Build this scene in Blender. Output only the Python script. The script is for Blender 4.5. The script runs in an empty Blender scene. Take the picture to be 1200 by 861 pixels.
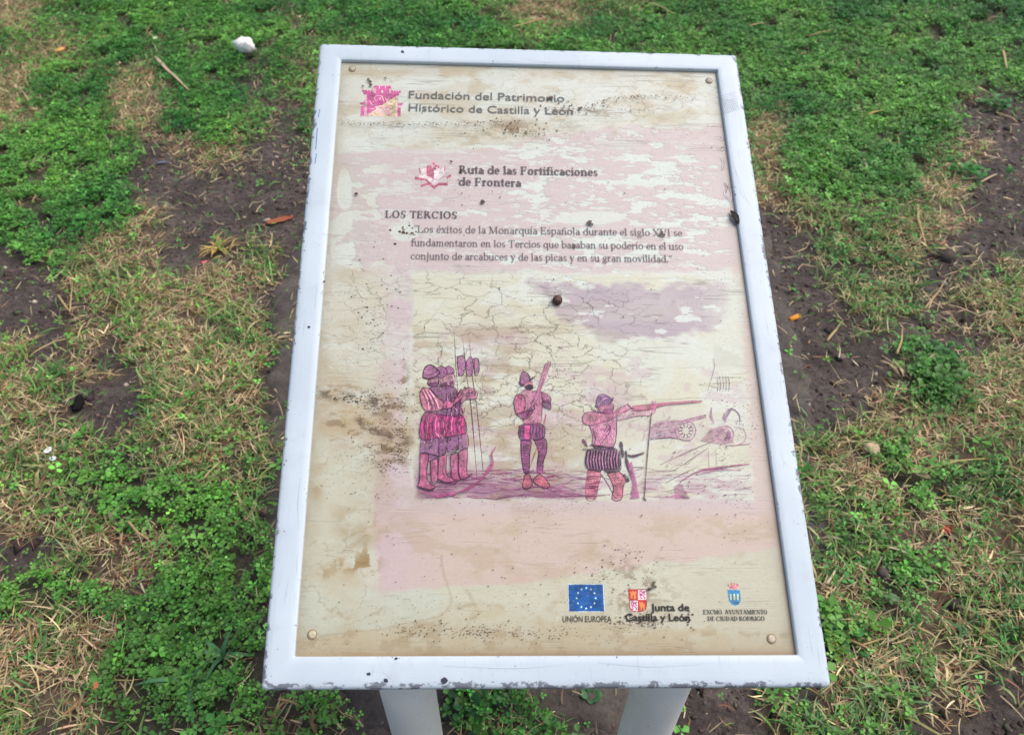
import bpy, math, random
import numpy as np
from mathutils import Matrix, Vector
random.seed(7)
RNG = np.random.default_rng(11)
S = bpy.context.scene
COL = S.collection

# ------------------------------------------------------------------ camera
CAM_H = 1.50
F, CX, CY = 880.0, 565.0, 430.5           # focal length / principal point of the 1200x861 photograph
M = np.array([[0.999622, 0.0275, -0.00057], [-0.018921, 0.702506, 0.711426], [-0.019965, 0.711146, -0.702761]])
cam_d = bpy.data.cameras.new('camera')
cam = bpy.data.objects.new('camera', cam_d); COL.objects.link(cam)
cam_d.sensor_fit = 'HORIZONTAL'; cam_d.sensor_width = 36.0
cam_d.lens = F / 1200 * 36
cam_d.shift_x = (600 - CX) / 1200
cam_d.clip_start = 0.02; cam_d.clip_end = 2000
xw, yw, zw = M[:, 0], M[:, 1], M[:, 2]
cam.matrix_world = Matrix(((xw[0], yw[0], -zw[0], 0), (xw[1], yw[1], -zw[1], 0), (xw[2], yw[2], -zw[2], CAM_H), (0, 0, 0, 1)))
S.camera = cam
cam_d.dof.use_dof = True; cam_d.dof.focus_distance = 1.02; cam_d.dof.aperture_fstop = 7.5

# ------------------------------------------------------------------ world, sun, exposure (overcast)
W = bpy.data.worlds.new('World'); S.world = W; W.use_nodes = True
wn = W.node_tree.nodes; wl = W.node_tree.links
sky = wn.new('ShaderNodeTexSky'); sky.sky_type = 'NISHITA'; sky.sun_disc = False
SUN_EL, SUN_AZ = math.radians(60), math.radians(75)
sky.sun_elevation = SUN_EL; sky.sun_rotation = SUN_AZ
sky.air_density = 1.0; sky.dust_density = 4.0; sky.ozone_density = 1.0
wl.new(sky.outputs[0], wn['Background'].inputs[0]); wn['Background'].inputs[1].default_value = 0.12
sd = bpy.data.lights.new('sun', 'SUN'); sd.energy = 1.5; sd.angle = math.radians(50); sd.color = (1.0, 0.975, 0.94)
sun = bpy.data.objects.new('sun', sd); COL.objects.link(sun)
sdir = Vector((math.sin(SUN_AZ) * math.cos(SUN_EL), math.cos(SUN_AZ) * math.cos(SUN_EL), math.sin(SUN_EL)))
sun.rotation_euler = sdir.to_track_quat('Z', 'Y').to_euler(); sun.location = (0, 0, 6)
S.view_settings.view_transform = 'Standard'; S.view_settings.look = 'None'
S.view_settings.gamma = 1; S.view_settings.use_curve_mapping = False
S.view_settings.exposure = 0.50

# ------------------------------------------------------------------ survey helpers: photo pixel <-> place
CAMP = np.array([0, 0, CAM_H])
def ray(px, py):
    d = np.array([(px - CX) / F, -(py - CY) / F, 1.0]); return M @ d
def G(px, py, z=0.0):                        # point of the ground seen at a pixel
    d = ray(px, py); t = (z - CAM_H) / d[2]; return CAMP + d * t
def pix(P):                                  # world points (n,3) -> photo pixels (n,2)
    c = (P - CAMP) @ M
    z = np.maximum(c[:, 2], 0.08)
    return np.c_[CX + F * c[:, 0] / z, CY - F * c[:, 1] / z]
BU = np.array([0.99851, 0, -0.05452]); BV = np.array([0.02316, 0.90533, 0.42408])
BV = BV - BU * (BU @ BV); BV /= np.linalg.norm(BV)
BN = np.cross(BU, BV)
BO = np.array([0.06748, 0.35421, CAM_H - 0.86376])
BW, BH, FRW = 0.65, 0.9205, 0.0319
PANEL_Z = -0.006
def B(px, py, z=PANEL_Z):                    # board-plane coordinates seen at a pixel
    d = ray(px, py); o = BO + BN * z
    t = ((o - CAMP) @ BN) / (d @ BN); p = CAMP + d * t - o
    return np.array([p @ BU, p @ BV])

# ------------------------------------------------------------------ numeric noise
def _h(ix, iy, seed):
    n = (ix.astype(np.int64) * 374761393 + iy.astype(np.int64) * 668265263 + seed * 1274126177) & 0xFFFFFFFF
    n = ((n ^ (n >> 13)) * 1103515245) & 0xFFFFFFFF
    n = ((n ^ (n >> 15)) * 2246822519) & 0xFFFFFFFF
    return ((n ^ (n >> 16)) & 0xFFFF) / 65535.0
def vnoise(x, y, seed=0):
    x = np.asarray(x, float); y = np.asarray(y, float)
    ix = np.floor(x); iy = np.floor(y); fx = x - ix; fy = y - iy
    fx = fx * fx * (3 - 2 * fx); fy = fy * fy * (3 - 2 * fy)
    ix = ix.astype(np.int64); iy = iy.astype(np.int64)
    a = _h(ix, iy, seed); b = _h(ix + 1, iy, seed); c = _h(ix, iy + 1, seed); d = _h(ix + 1, iy + 1, seed)
    return (a * (1 - fx) + b * fx) * (1 - fy) + (c * (1 - fx) + d * fx) * fy
def fbm(x, y, seed=0, oct=4, gain=0.5):
    s = 0; a = 1; t = 0
    for k in range(oct):
        s = s + a * vnoise(x * 2 ** k + 17.3 * k, y * 2 ** k - 9.1 * k, seed + 31 * k); t += a; a *= gain
    return s / t
def sstep(a, b, x):
    t = np.clip((x - a) / (b - a), 0, 1); return t * t * (3 - 2 * t)
def lin(c):
    c = np.array(c, float) / 255.0
    return np.where(c <= 0.04045, c / 12.92, ((c + 0.055) / 1.055) ** 2.4)

# ------------------------------------------------------------------ object helpers
def tag(o, label=None, cat=None, group=None, kind=None):
    if label: o['label'] = label
    if cat: o['category'] = cat
    if group: o['group'] = group
    if kind: o['kind'] = kind
    return o
def empty(name, loc, rz=0.0):
    o = bpy.data.objects.new(name, None); COL.objects.link(o)
    o.location = loc; o.rotation_euler = (0, 0, rz); o.empty_display_size = 0.05
    return o
class MB:                                    # collects polygons, each vertex with a colour
    def __init__(s): s.v = []; s.f = []; s.c = []; s.n = 0
    def add(s, verts, faces, col=(1, 1, 1), alpha=1.0):
        verts = np.asarray(verts, float); n = len(verts)
        col = np.asarray(col, float)
        cc = np.ones((n, 4)); cc[:, :3] = col; cc[:, 3] = alpha
        s.v.append(verts); s.c.append(cc)
        for f in faces: s.f.append([i + s.n for i in f])
        s.n += n
    def build(s, name, mat, parent=None, loc=None, smooth=False, matrix=None):
        me = bpy.data.meshes.new(name)
        v = np.concatenate(s.v) if s.v else np.zeros((0, 3))
        if loc is not None: v = v - np.asarray(loc)
        me.from_pydata(v.tolist(), [], s.f)
        a = me.color_attributes.new('Col', 'FLOAT_COLOR', 'POINT')
        a.data.foreach_set('color', np.concatenate(s.c).astype(np.float32).ravel())
        if smooth: me.polygons.foreach_set('use_smooth', [True] * len(me.polygons))
        me.materials.append(mat); me.update()
        o = bpy.data.objects.new(name, me); COL.objects.link(o)
        if parent: o.parent = parent
        if loc is not None and parent is None: o.location = loc
        if matrix is not None: o.matrix_local = matrix
        return o
def big_mesh(name, verts, faces, cols, mat, smooth=False, kind=None):   # faces: (n,k) array, cols (nv,4)
    me = bpy.data.meshes.new(name)
    nv, (nf, k) = len(verts), faces.shape
    me.vertices.add(nv); me.vertices.foreach_set('co', verts.astype(np.float32).ravel())
    me.loops.add(nf * k); me.loops.foreach_set('vertex_index', faces.astype(np.int32).ravel())
    me.polygons.add(nf); me.polygons.foreach_set('loop_start', np.arange(0, nf * k, k, dtype=np.int32))
    me.update(calc_edges=True)
    a = me.color_attributes.new('Col', 'FLOAT_COLOR', 'POINT'); a.data.foreach_set('color', cols.astype(np.float32).ravel())
    if smooth: me.polygons.foreach_set('use_smooth', np.ones(nf, dtype=bool))
    me.materials.append(mat); me.update()
    o = bpy.data.objects.new(name, me); COL.objects.link(o)
    if kind: o['kind'] = kind
    return o

# ------------------------------------------------------------------ materials
class NT:
    def __init__(s, name):
        s.m = bpy.data.materials.new(name); s.m.use_nodes = True
        s.t = s.m.node_tree; s.n = s.t.nodes; s.b = s.n['Principled BSDF']; s.out = s.n['Material Output']
    def node(s, typ, **kw):
        n = s.n.new(typ)
        for k, v in kw.items(): setattr(n, k, v)
        return n
    def link(s, a, b): s.t.links.new(a, b)
    def _in(s, sock, v):
        if hasattr(v, 'is_linked') or isinstance(v, bpy.types.NodeSocket): s.link(v, sock)
        else: sock.default_value = v
    def math(s, op, a, b=0.0, c=0.0, clamp=False):
        n = s.node('ShaderNodeMath', operation=op, use_clamp=clamp)
        s._in(n.inputs[0], a); s._in(n.inputs[1], b); s._in(n.inputs[2], c); return n.outputs[0]
    def mix(s, f, a, b, mode='MIX'):
        n = s.node('ShaderNodeMix', data_type='RGBA', blend_type=mode)
        s._in(n.inputs[0], f); s._in(n.inputs[6], a); s._in(n.inputs[7], b); return n.outputs[2]
    def ramp(s, v, a, b, lo=0.0, hi=1.0):
        n = s.node('ShaderNodeMapRange', interpolation_type='SMOOTHSTEP')
        s._in(n.inputs[0], v); n.inputs[1].default_value = a; n.inputs[2].default_value = b
        n.inputs[3].default_value = lo; n.inputs[4].default_value = hi; return n.outputs[0]
    def coord(s, scale=(1, 1, 1), loc=(0, 0, 0)):
        t = s.node('ShaderNodeTexCoord'); m = s.node('ShaderNodeMapping')
        s.link(t.outputs['Object'], m.inputs[0]); m.inputs['Scale'].default_value = scale; m.inputs['Location'].default_value = loc
        return m.outputs[0]
    def noise(s, vec, scale, detail=4, rough=0.55, dist=0.0):
        n = s.node('ShaderNodeTexNoise'); s.link(vec, n.inputs['Vector'])
        n.inputs['Scale'].default_value = scale; n.inputs['Detail'].default_value = detail
        n.inputs['Roughness'].default_value = rough; n.inputs['Distortion'].default_value = dist
        return n.outputs
    def attr(s, name='Col'):
        n = s.node('ShaderNodeAttribute'); n.attribute_name = name; return n
    def bump(s, h, strength=0.3, dist=0.001):
        n = s.node('ShaderNodeBump'); s._in(n.inputs['Height'], h)
        n.inputs['Strength'].default_value = strength; n.inputs['Distance'].default_value = dist
        s.link(n.outputs[0], s.b.inputs['Normal'])
def c4(c): c = lin(c); return (float(c[0]), float(c[1]), float(c[2]), 1)

def mat_vcol(name, rough=0.6, spec=0.3, noise_amt=0.25, nscale=300, trans=0.0):
    k = NT(name); a = k.attr(); n = k.noise(k.coord(), nscale, 3)
    v = k.ramp(n[0], 0.25, 0.75, 1 - noise_amt, 1 + noise_amt)
    mulc = k.node('ShaderNodeVectorMath', operation='SCALE')
    k.link(a.outputs[0], mulc.inputs[0]); k.link(v, mulc.inputs['Scale'])
    k.link(mulc.outputs[0], k.b.inputs['Base Color'])
    k.b.inputs['Roughness'].default_value = rough; k.b.inputs['Specular IOR Level'].default_value = spec
    return k.m
def mat_leaf(name, rough=0.45):
    k = NT(name); a = k.attr()
    k.link(a.outputs[0], k.b.inputs['Base Color'])
    k.b.inputs['Roughness'].default_value = rough; k.b.inputs['Specular IOR Level'].default_value = 0.35
    tr = k.node('ShaderNodeBsdfTranslucent'); k.link(a.outputs[0], tr.inputs[0])
    ms = k.node('ShaderNodeMixShader'); ms.inputs[0].default_value = 0.25
    k.link(k.b.outputs[0], ms.inputs[1]); k.link(tr.outputs[0], ms.inputs[2]); k.link(ms.outputs[0], k.out.inputs[0])
    return k.m
def mat_soil():
    k = NT('soil'); co = k.coord(); a = k.attr()
    n1 = k.noise(co, 7, 6, 0.6); n2 = k.noise(co, 55, 6, 0.7); n3 = k.noise(co, 260, 3, 0.6)
    c = k.mix(k.ramp(n1[0], 0.35, 0.65), c4((76, 67, 63)), c4((104, 93, 87)))
    c = k.mix(k.ramp(n2[0], 0.42, 0.62, 0, 0.75), c, c4((56, 49, 46)))
    c = k.mix(k.ramp(n3[0], 0.60, 0.70, 0, 0.55), c, c4((138, 122, 108)))
    c = k.mix(a.outputs['Alpha'], c, a.outputs[0])
    k.link(c, k.b.inputs['Base Color']); k.b.inputs['Roughness'].default_value = 0.85; k.b.inputs['Specular IOR Level'].default_value = 0.25
    k.bump(k.math('ADD', n2[0], k.math('MULTIPLY', n3[0], 0.4)), 0.9, 0.012)
    return k.m
def mat_concrete():
    k = NT('old_concrete'); co = k.coord()
    n1 = k.noise(co, 9, 6, 0.65); n2 = k.noise(co, 90, 5, 0.7)
    c = k.mix(k.ramp(n1[0], 0.35, 0.65), c4((70, 62, 58)), c4((96, 88, 80)))
    c = k.mix(k.ramp(n2[0], 0.45, 0.65, 0, 0.6), c, c4((60, 54, 50)))
    k.link(c, k.b.inputs['Base Color']); k.b.inputs['Roughness'].default_value = 0.9
    k.bump(n2[0], 0.8, 0.006); return k.m
def mat_frame():
    k = NT('chipped_pale_blue_paint'); co = k.coord(); a = k.attr()
    n1 = k.noise(co, 6, 3); n2 = k.noise(k.coord((1, 1, 1)), 70, 8, 0.72); n3 = k.noise(k.coord((1, 0.25, 1)), 420, 3)
    c = k.mix(k.ramp(n1[0], 0.3, 0.7), c4((190, 201, 208)), c4((201, 211, 217)))
    sc = k.noise(k.coord((18, 160, 60)), 3.0, 4, 0.6)
    c = k.mix(k.ramp(sc[0], 0.62, 0.72, 0, 0.35), c, c4((165, 176, 196)))
    chip = k.ramp(k.math('ADD', n2[0], k.math('MULTIPLY', a.outputs['Alpha'], 0.34)), 0.765, 0.79)
    n5 = k.noise(co, 24, 5, 0.7)
    patch = k.math('MULTIPLY', chip, k.ramp(n5[0], 0.47, 0.53))
    c = k.mix(patch, c, c4((122, 126, 134)))
    spk = k.ramp(k.noise(co, 210, 2, 0.5)[0], 0.735, 0.76)
    n7 = k.noise(k.coord((1, 1, 1)), 13, 6, 0.7); c = k.mix(k.ramp(n7[0], 0.52, 0.72, 0, 0.30), c, c4((166, 172, 180)))
    strk = k.noise(k.coord((60, 4, 20)), 3.0, 5, 0.65); c = k.mix(k.ramp(strk[0], 0.60, 0.70, 0, 0.40), c, c4((150, 156, 166)))
    c = k.mix(k.math('MULTIPLY', spk, 0.85), c, c4((62, 62, 72)))
    grime = k.ramp(n3[0], 0.66, 0.75, 0, 0.5)
    c = k.mix(grime, c, c4((150, 152, 160)))
    k.link(c, k.b.inputs['Base Color']); k.b.inputs['Roughness'].default_value = 0.42; k.b.inputs['Specular IOR Level'].default_value = 0.35
    k.bump(k.math('SUBTRACT', k.math('MULTIPLY', n1[0], 0.3), patch), 0.35, 0.0012)
    return k.m
def mat_post():
    k = NT('pale_grey_paint'); co = k.coord(); n1 = k.noise(co, 8, 4); n2 = k.noise(co, 160, 3)
    c = k.mix(k.ramp(n1[0], 0.3, 0.7), c4((238, 233, 228)), c4((244, 240, 235)))
    c = k.mix(k.ramp(n2[0], 0.66, 0.74, 0, 0.5), c, c4((140, 136, 132)))
    k.link(c, k.b.inputs['Base Color']); k.b.inputs['Roughness'].default_value = 0.5
    k.bump(n2[0], 0.15, 0.001); return k.m
def mat_panel():
    k = NT('weathered_printed_laminate'); a = k.attr(); msk = k.attr('Mask')
    sep = k.node('ShaderNodeSeparateColor'); k.link(msk.outputs[0], sep.inputs[0])
    crackm, grime, grain = sep.outputs[0], sep.outputs[1], sep.outputs[2]
    co = k.coord()
    fine = k.noise(k.coord((1, 2.2, 1)), 240, 4, 0.6)
    c = k.mix(k.ramp(fine[0], 0.3, 0.7, 0, 0.16), a.outputs[0], c4((150, 140, 118)))
    # crazed varnish: wide, flat cells
    wob = k.noise(co, 30, 5, 0.6); wv = k.node('ShaderNodeVectorMath', operation='SCALE'); k.link(wob[1], wv.inputs[0]); wv.inputs['Scale'].default_value = 0.045
    wa = k.node('ShaderNodeVectorMath', operation='ADD'); k.link(co, wa.inputs[0]); k.link(wv.outputs[0], wa.inputs[1])
    mp = k.node('ShaderNodeMapping'); k.link(wa.outputs[0], mp.inputs[0]); mp.inputs['Scale'].default_value = (0.52, 1.40, 0.0)
    vo = k.node('ShaderNodeTexVoronoi', feature='DISTANCE_TO_EDGE', voronoi_dimensions='2D'); k.link(mp.outputs[0], vo.inputs['Vector']); vo.inputs['Scale'].default_value = 50
    vline = k.ramp(vo.outputs['Distance'], 0.010, 0.036, 1, 0)
    keep = k.ramp(k.noise(co, 17, 3)[0], 0.30, 0.52)
    crack = k.math('MULTIPLY', k.math('MULTIPLY', vline, keep), crackm)
    # long hairlines across the sheet
    hn = k.noise(k.coord((3.2, 75, 1)), 1.0, 2, 0.5)
    hl = k.math('ABSOLUTE', k.math('SUBTRACT', hn[0], 0.5))
    hair = k.math('MULTIPLY', k.ramp(hl, 0.004, 0.016, 1, 0), k.ramp(k.noise(k.coord((9, 22, 1)), 1.6, 3)[0], 0.47, 0.60))
    hair = k.math('MULTIPLY', hair, grain)
    c = k.mix(k.math('MULTIPLY', crack, 0.62), c, c4((96, 88, 78)))
    c = k.mix(k.math('MULTIPLY', hair, 0.5), c, c4((112, 102, 88)))
    # specks and crusts of dirt, thicker where the grime mask says
    s1 = k.noise(k.coord((1, 1.5, 1)), 330, 2, 0.5)
    sp = k.ramp(k.math('ADD', s1[0], k.math('MULTIPLY', grime, 0.16)), 0.715, 0.75)
    s2 = k.noise(k.coord((1, 1.4, 1)), 120, 5, 0.65)
    cr = k.ramp(k.math('ADD', s2[0], k.math('MULTIPLY', grime, 0.13)), 0.745, 0.81)
    c = k.mix(k.math('MULTIPLY', sp, 0.8), c, c4((70, 56, 44)))
    c = k.mix(k.math('MULTIPLY', cr, 0.58), c, c4((104, 82, 56)))
    k.link(c, k.b.inputs['Base Color'])
    k.b.inputs['Roughness'].default_value = 0.42; k.b.inputs['Specular IOR Level'].default_value = 0.4
    h = k.math('SUBTRACT', k.math('ADD', k.math('MULTIPLY', a.outputs['Alpha'], -0.6), k.math('MULTIPLY', cr, 0.8)), k.math('ADD', crack, k.math('MULTIPLY', hair, 0.6)))
    k.bump(h, 0.5, 0.0010)
    return k.m
def mat_ink(name, wear=0.5, mott=0.38, lo=0.5):
    k = NT(name); a = k.attr(); co = k.coord((1, 1.9, 1))
    n1 = k.noise(co, 150, 5, 0.6); n2 = k.noise(k.coord(), 700, 2)
    op = k.math('MULTIPLY', a.outputs['Alpha'], k.ramp(k.math('ADD', n1[0], k.math('MULTIPLY', n2[0], 0.25)), wear + 0.0, wear + 0.10, lo, 1.0))
    n3 = k.noise(k.coord(), 90, 5, 0.7); vs_ = k.node('ShaderNodeVectorMath', operation='SCALE'); k.link(a.outputs[0], vs_.inputs[0]); k.link(k.ramp(n3[0], 0.3, 0.7, 1 - mott, 1 + mott), vs_.inputs['Scale'])
    k.link(vs_.outputs[0], k.b.inputs['Base Color']); k.b.inputs['Roughness'].default_value = 0.5; k.b.inputs['Specular IOR Level'].default_value = 0.3
    tr = k.node('ShaderNodeBsdfTransparent'); ms = k.node('ShaderNodeMixShader')
    k.link(op, ms.inputs[0]); k.link(tr.outputs[0], ms.inputs[1]); k.link(k.b.outputs[0], ms.inputs[2]); k.link(ms.outputs[0], k.out.inputs[0])
    return k.m
def mat_rust():
    k = NT('rusty_iron'); n = k.noise(k.coord(), 500, 4)
    k.link(k.mix(k.ramp(n[0], 0.35, 0.65), c4((52, 30, 24)), c4((98, 62, 48))), k.b.inputs['Base Color'])
    k.b.inputs['Roughness'].default_value = 0.6; k.bump(n[0], 0.4, 0.001); return k.m

M_SOIL = mat_soil(); M_CONC = mat_concrete(); M_FRAME = mat_frame(); M_POST = mat_post(); M_PANEL = mat_panel()
M_INK = mat_ink('printed_ink', 0.47, 0.45, 0.50); M_TEXT = mat_ink('lettering_ink', 0.40, 0.12, 0.72); M_RUST = mat_rust()
M_LEAF = mat_leaf('green_leaf'); M_STRAW = mat_leaf('dry_straw', 0.6); M_OBJ = mat_vcol('litter', 0.7, 0.25, 0.25, 260)
M_STONE = mat_vcol('stone', 0.85, 0.2, 0.3, 120)

# ------------------------------------------------------------------ ground cover map (40 px cells of the lawn)
# class numbers: 0 dense clover, 1 loose clover with straw, 2 green grass, 3 short mixed grass, 4 dry grass, 5 straw on soil, 6 bare soil
MAP = [
    [4, 1, 0, 0, 0, 0, 0, 0, 1, 0, 0, 0, 0, 0, 1, 4, 4, 1, 1, 0, 0, 0, 0, 0, 0, 0, 0, 0, 0, 0],
    [1, 4, 1, 0, 1, 0, 0, 0, 0, 1, 1, 0, 0, 0, 0, 0, 0, 0, 0, 0, 0, 0, 0, 0, 0, 0, 0, 0, 0, 0],
    [4, 0, 0, 4, 4, 0, 0, 6, 1, 1, 1, 1, 1, 1, 1, 1, 1, 1, 1, 1, 1, 1, 0, 0, 0, 0, 0, 0, 1, 0],
    [4, 0, 0, 4, 5, 0, 0, 1, 6, 1, 1, 1, 1, 1, 1, 1, 1, 1, 1, 1, 1, 0, 4, 0, 0, 0, 0, 0, 6, 6],
    [0, 0, 0, 0, 6, 5, 4, 6, 6, 1, 1, 1, 1, 1, 1, 1, 1, 1, 1, 1, 1, 1, 4, 0, 0, 0, 0, 1, 5, 6],
    [0, 0, 0, 0, 6, 6, 6, 6, 6, 6, 1, 1, 1, 1, 1, 1, 1, 1, 1, 1, 1, 1, 4, 0, 0, 0, 0, 4, 6, 6],
    [0, 0, 0, 0, 4, 6, 6, 6, 6, 6, 6, 6, 6, 6, 6, 6, 6, 6, 6, 6, 6, 6, 6, 3, 2, 1, 3, 4, 6, 6],
    [6, 0, 1, 4, 6, 6, 6, 3, 6, 6, 6, 6, 6, 6, 6, 6, 6, 6, 6, 6, 6, 6, 6, 6, 2, 2, 3, 6, 6, 6],
    [6, 6, 3, 3, 4, 4, 4, 5, 6, 6, 6, 6, 6, 6, 6, 6, 6, 6, 6, 6, 6, 6, 6, 6, 2, 2, 2, 6, 3, 3],
    [6, 6, 5, 3, 3, 4, 3, 3, 6, 6, 6, 6, 6, 6, 6, 6, 6, 6, 6, 6, 6, 6, 6, 6, 6, 2, 6, 5, 6, 3],
    [3, 6, 4, 6, 3, 3, 3, 3, 6, 6, 6, 6, 6, 6, 6, 6, 6, 6, 6, 6, 6, 6, 6, 6, 6, 6, 0, 6, 6, 6],
    [3, 2, 6, 6, 3, 3, 3, 3, 6, 6, 6, 6, 6, 6, 6, 6, 6, 6, 6, 6, 6, 6, 6, 6, 6, 6, 5, 0, 3, 3],
    [4, 5, 6, 6, 3, 3, 3, 3, 6, 6, 6, 6, 6, 6, 6, 6, 6, 6, 6, 6, 6, 6, 6, 6, 6, 3, 3, 4, 4, 4],
    [3, 3, 3, 2, 2, 3, 2, 2, 6, 6, 6, 6, 6, 6, 6, 6, 6, 6, 6, 6, 6, 6, 6, 2, 2, 4, 0, 4, 4, 3],
    [4, 2, 2, 0, 0, 0, 1, 2, 6, 6, 6, 6, 6, 6, 6, 6, 6, 6, 6, 6, 6, 6, 6, 2, 2, 4, 0, 0, 2, 2],
    [6, 3, 3, 5, 5, 0, 0, 0, 6, 6, 6, 6, 6, 6, 6, 6, 6, 6, 6, 6, 6, 6, 6, 2, 2, 2, 5, 5, 3, 4],
    [6, 2, 2, 5, 5, 0, 0, 0, 6, 6, 6, 6, 6, 6, 6, 6, 6, 6, 6, 6, 6, 6, 6, 6, 2, 2, 0, 4, 3, 3],
    [0, 0, 2, 0, 0, 0, 0, 0, 6, 6, 6, 6, 6, 6, 6, 6, 6, 6, 6, 6, 6, 6, 6, 6, 4, 2, 2, 4, 2, 2],
    [4, 2, 3, 4, 0, 0, 0, 0, 6, 6, 6, 6, 6, 6, 6, 6, 6, 6, 6, 6, 6, 6, 6, 6, 0, 4, 2, 4, 3, 3],
    [4, 4, 4, 3, 0, 0, 0, 0, 6, 6, 6, 6, 6, 6, 6, 6, 6, 6, 6, 6, 6, 6, 6, 6, 5, 4, 2, 4, 3, 2],
    [3, 4, 4, 0, 0, 0, 0, 0, 5, 1, 6, 6, 6, 0, 0, 6, 6, 6, 6, 6, 6, 6, 1, 6, 3, 2, 2, 6, 5, 6],
    [3, 6, 4, 0, 0, 0, 0, 5, 1, 6, 6, 6, 6, 1, 1, 1, 6, 6, 6, 6, 6, 6, 1, 2, 2, 2, 3, 6, 6, 6]]
grid = np.zeros((7, 22, 30))
for r, row in enumerate(MAP):
    for c, ch in enumerate(row): grid[ch, r, c] = 1
def cover(P):
    q = pix(P)
    wx = (fbm(P[:, 0] * 6, P[:, 1] * 6, 5, 5, 0.65) - 0.5) * 110; wy = (fbm(P[:, 0] * 6, P[:, 1] * 6, 9, 5, 0.65) - 0.5) * 110
    sc = np.clip((q[:, 1] + 250) / 700, 0.4, 1.2)
    gx = np.clip((q[:, 0] + wx * sc) / 40 - 0.5, 0, 28.999); gy = np.clip((q[:, 1] + wy * sc) / 40 - 0.5, 0, 20.999)
    ix = gx.astype(int); iy = gy.astype(int); fx = gx - ix; fy = gy - iy
    w = grid[:, iy, ix] * (1 - fx) * (1 - fy) + grid[:, iy, ix + 1] * fx * (1 - fy) + grid[:, iy + 1, ix] * (1 - fx) * fy + grid[:, iy + 1, ix + 1] * fx * fy
    w = w ** 2.3; return w / np.maximum(w.sum(0), 1e-6)      # (7, n)
def gz(x, y):                                # gentle unevenness of the soil
    return (fbm(x * 2.2, y * 2.2, 3, 4) - 0.5) * 0.035 + (fbm(x * 16, y * 16, 4, 3) - 0.5) * 0.010

# ------------------------------------------------------------------ ground sheet, finest where it is looked at
def axis(lo, hi, step, far, n):
    mid = np.arange(lo, hi + 1e-6, step); t = np.linspace(0, 1, n + 1)[1:]
    up = hi + (np.exp(t * 6) - 1) / (math.exp(6) - 1) * (far - hi); dn = lo - (np.exp(t * 6) - 1) / (math.exp(6) - 1) * (far + lo)
    return np.concatenate([dn[::-1], mid, up])
gxs = axis(-3.4, 3.4, 0.018, 400, 40); gys = axis(-0.2, 5.0, 0.018, 400, 40)
XX, YY = np.meshgrid(gxs, gys); P = np.c_[XX.ravel(), YY.ravel(), np.zeros(XX.size)]
P[:, 2] = gz(P[:, 0], P[:, 1])
nx, ny = len(gxs), len(gys)
idx = np.arange(nx * ny).reshape(ny, nx)
faces = np.stack([idx[:-1, :-1], idx[:-1, 1:], idx[1:, 1:], idx[1:, :-1]], -1).reshape(-1, 4)
w = cover(P)
veg = np.clip(w[0] * 0.75 + w[1] * 0.4 + w[2] * 0.5 + w[3] * 0.3, 0, 1); dry = np.clip(w[4] * 0.7 + w[3] * 0.4 + w[1] * 0.2 + w[5] * 0.4, 0, 1)
out = np.clip((np.maximum(np.abs(P[:, 0]) - 3.2, 0) + np.maximum(P[:, 1] - 4.8, 0) + np.maximum(-0.2 - P[:, 1], 0)) / 0.5, 0, 1)
gc = np.ones((len(P), 4))
thatch = lin((134, 112, 82)); moss = lin((62, 70, 42))
tot = np.maximum(veg + dry, 1e-6)
gc[:, :3] = (moss[None] * veg[:, None] + thatch[None] * dry[:, None]) / tot[:, None]
gc[:, 3] = np.clip((veg + dry) * 0.65, 0, 0.8)
far = fbm(P[:, 0] * 1.3, P[:, 1] * 1.3, 21, 5); fc = lin((70, 92, 48))[None] * far[:, None] + lin((120, 104, 74))[None] * (1 - far[:, None])
gc[:, :3] = gc[:, :3] * (1 - out[:, None]) + fc * out[:, None]; gc[:, 3] = gc[:, 3] * (1 - out) + 0.9 * out
big_mesh('ground', P, faces, gc, M_SOIL, True, 'structure')

# concrete footing strip, mostly hidden under the board
fb = [G(x, y) for x, y in ((322, 330), (318, 420), (310, 520), (300, 640), (420, 850), (760, 850), (985, 660), (966, 590), (952, 470), (930, 370), (880, 210), (390, 200))]
mb = MB(); pts = []
for i in range(len(fb)):
    a, b = fb[i], fb[(i + 1) % len(fb)]
    for t in np.linspace(0, 1, 40, endpoint=False):
        p = a * (1 - t) + b * t; p = p + np.array([1, 1, 0]) * ((vnoise(p[0] * 14, p[1] * 14, 3) - 0.5) * 0.03 + (vnoise(p[0] * 60, p[1] * 60, 3) - 0.5) * 0.025); pts.append(p)
pts = np.array(pts); cen = pts.mean(0)
ang_ = np.arctan2(pts[:, 1] - cen[1], pts[:, 0] - cen[0]); o_ = np.argsort(ang_); rad_ = np.hypot(pts[o_, 0] - cen[0], pts[o_, 1] - cen[1])
th_ = np.linspace(-np.pi, np.pi, 420, endpoint=False); rr_ = np.interp(th_, ang_[o_], rad_, period=2 * np.pi)
pts = np.c_[cen[0] + rr_ * np.cos(th_), cen[1] + rr_ * np.sin(th_), np.zeros(420)]
rings = []
for s_, z_ in [(1.015, -0.03), (1.0, 0.000), (0.985, 0.005), (0.97, 0.008)] + [(t_, 0.010) for t_ in np.linspace(0.95, 0.02, 42)]:
    r_ = cen + (pts - cen) * s_; r_[:, 2] = gz(r_[:, 0], r_[:, 1]) + z_ + (vnoise(r_[:, 0] * 40, r_[:, 1] * 40, 8) - 0.5) * 0.008; rings.append(r_)
n = len(pts); V = np.concatenate(rings); Fc = []
for k in range(len(rings) - 1):
    for i in range(n): Fc.append([k * n + i, k * n + (i + 1) % n, (k + 1) * n + (i + 1) % n, (k + 1) * n + i])
Fc.append([(len(rings) - 1) * n + i for i in range(n)])
mb.add(V, Fc); tag(mb.build('concrete_footing', M_CONC, smooth=True), kind='structure')

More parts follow.
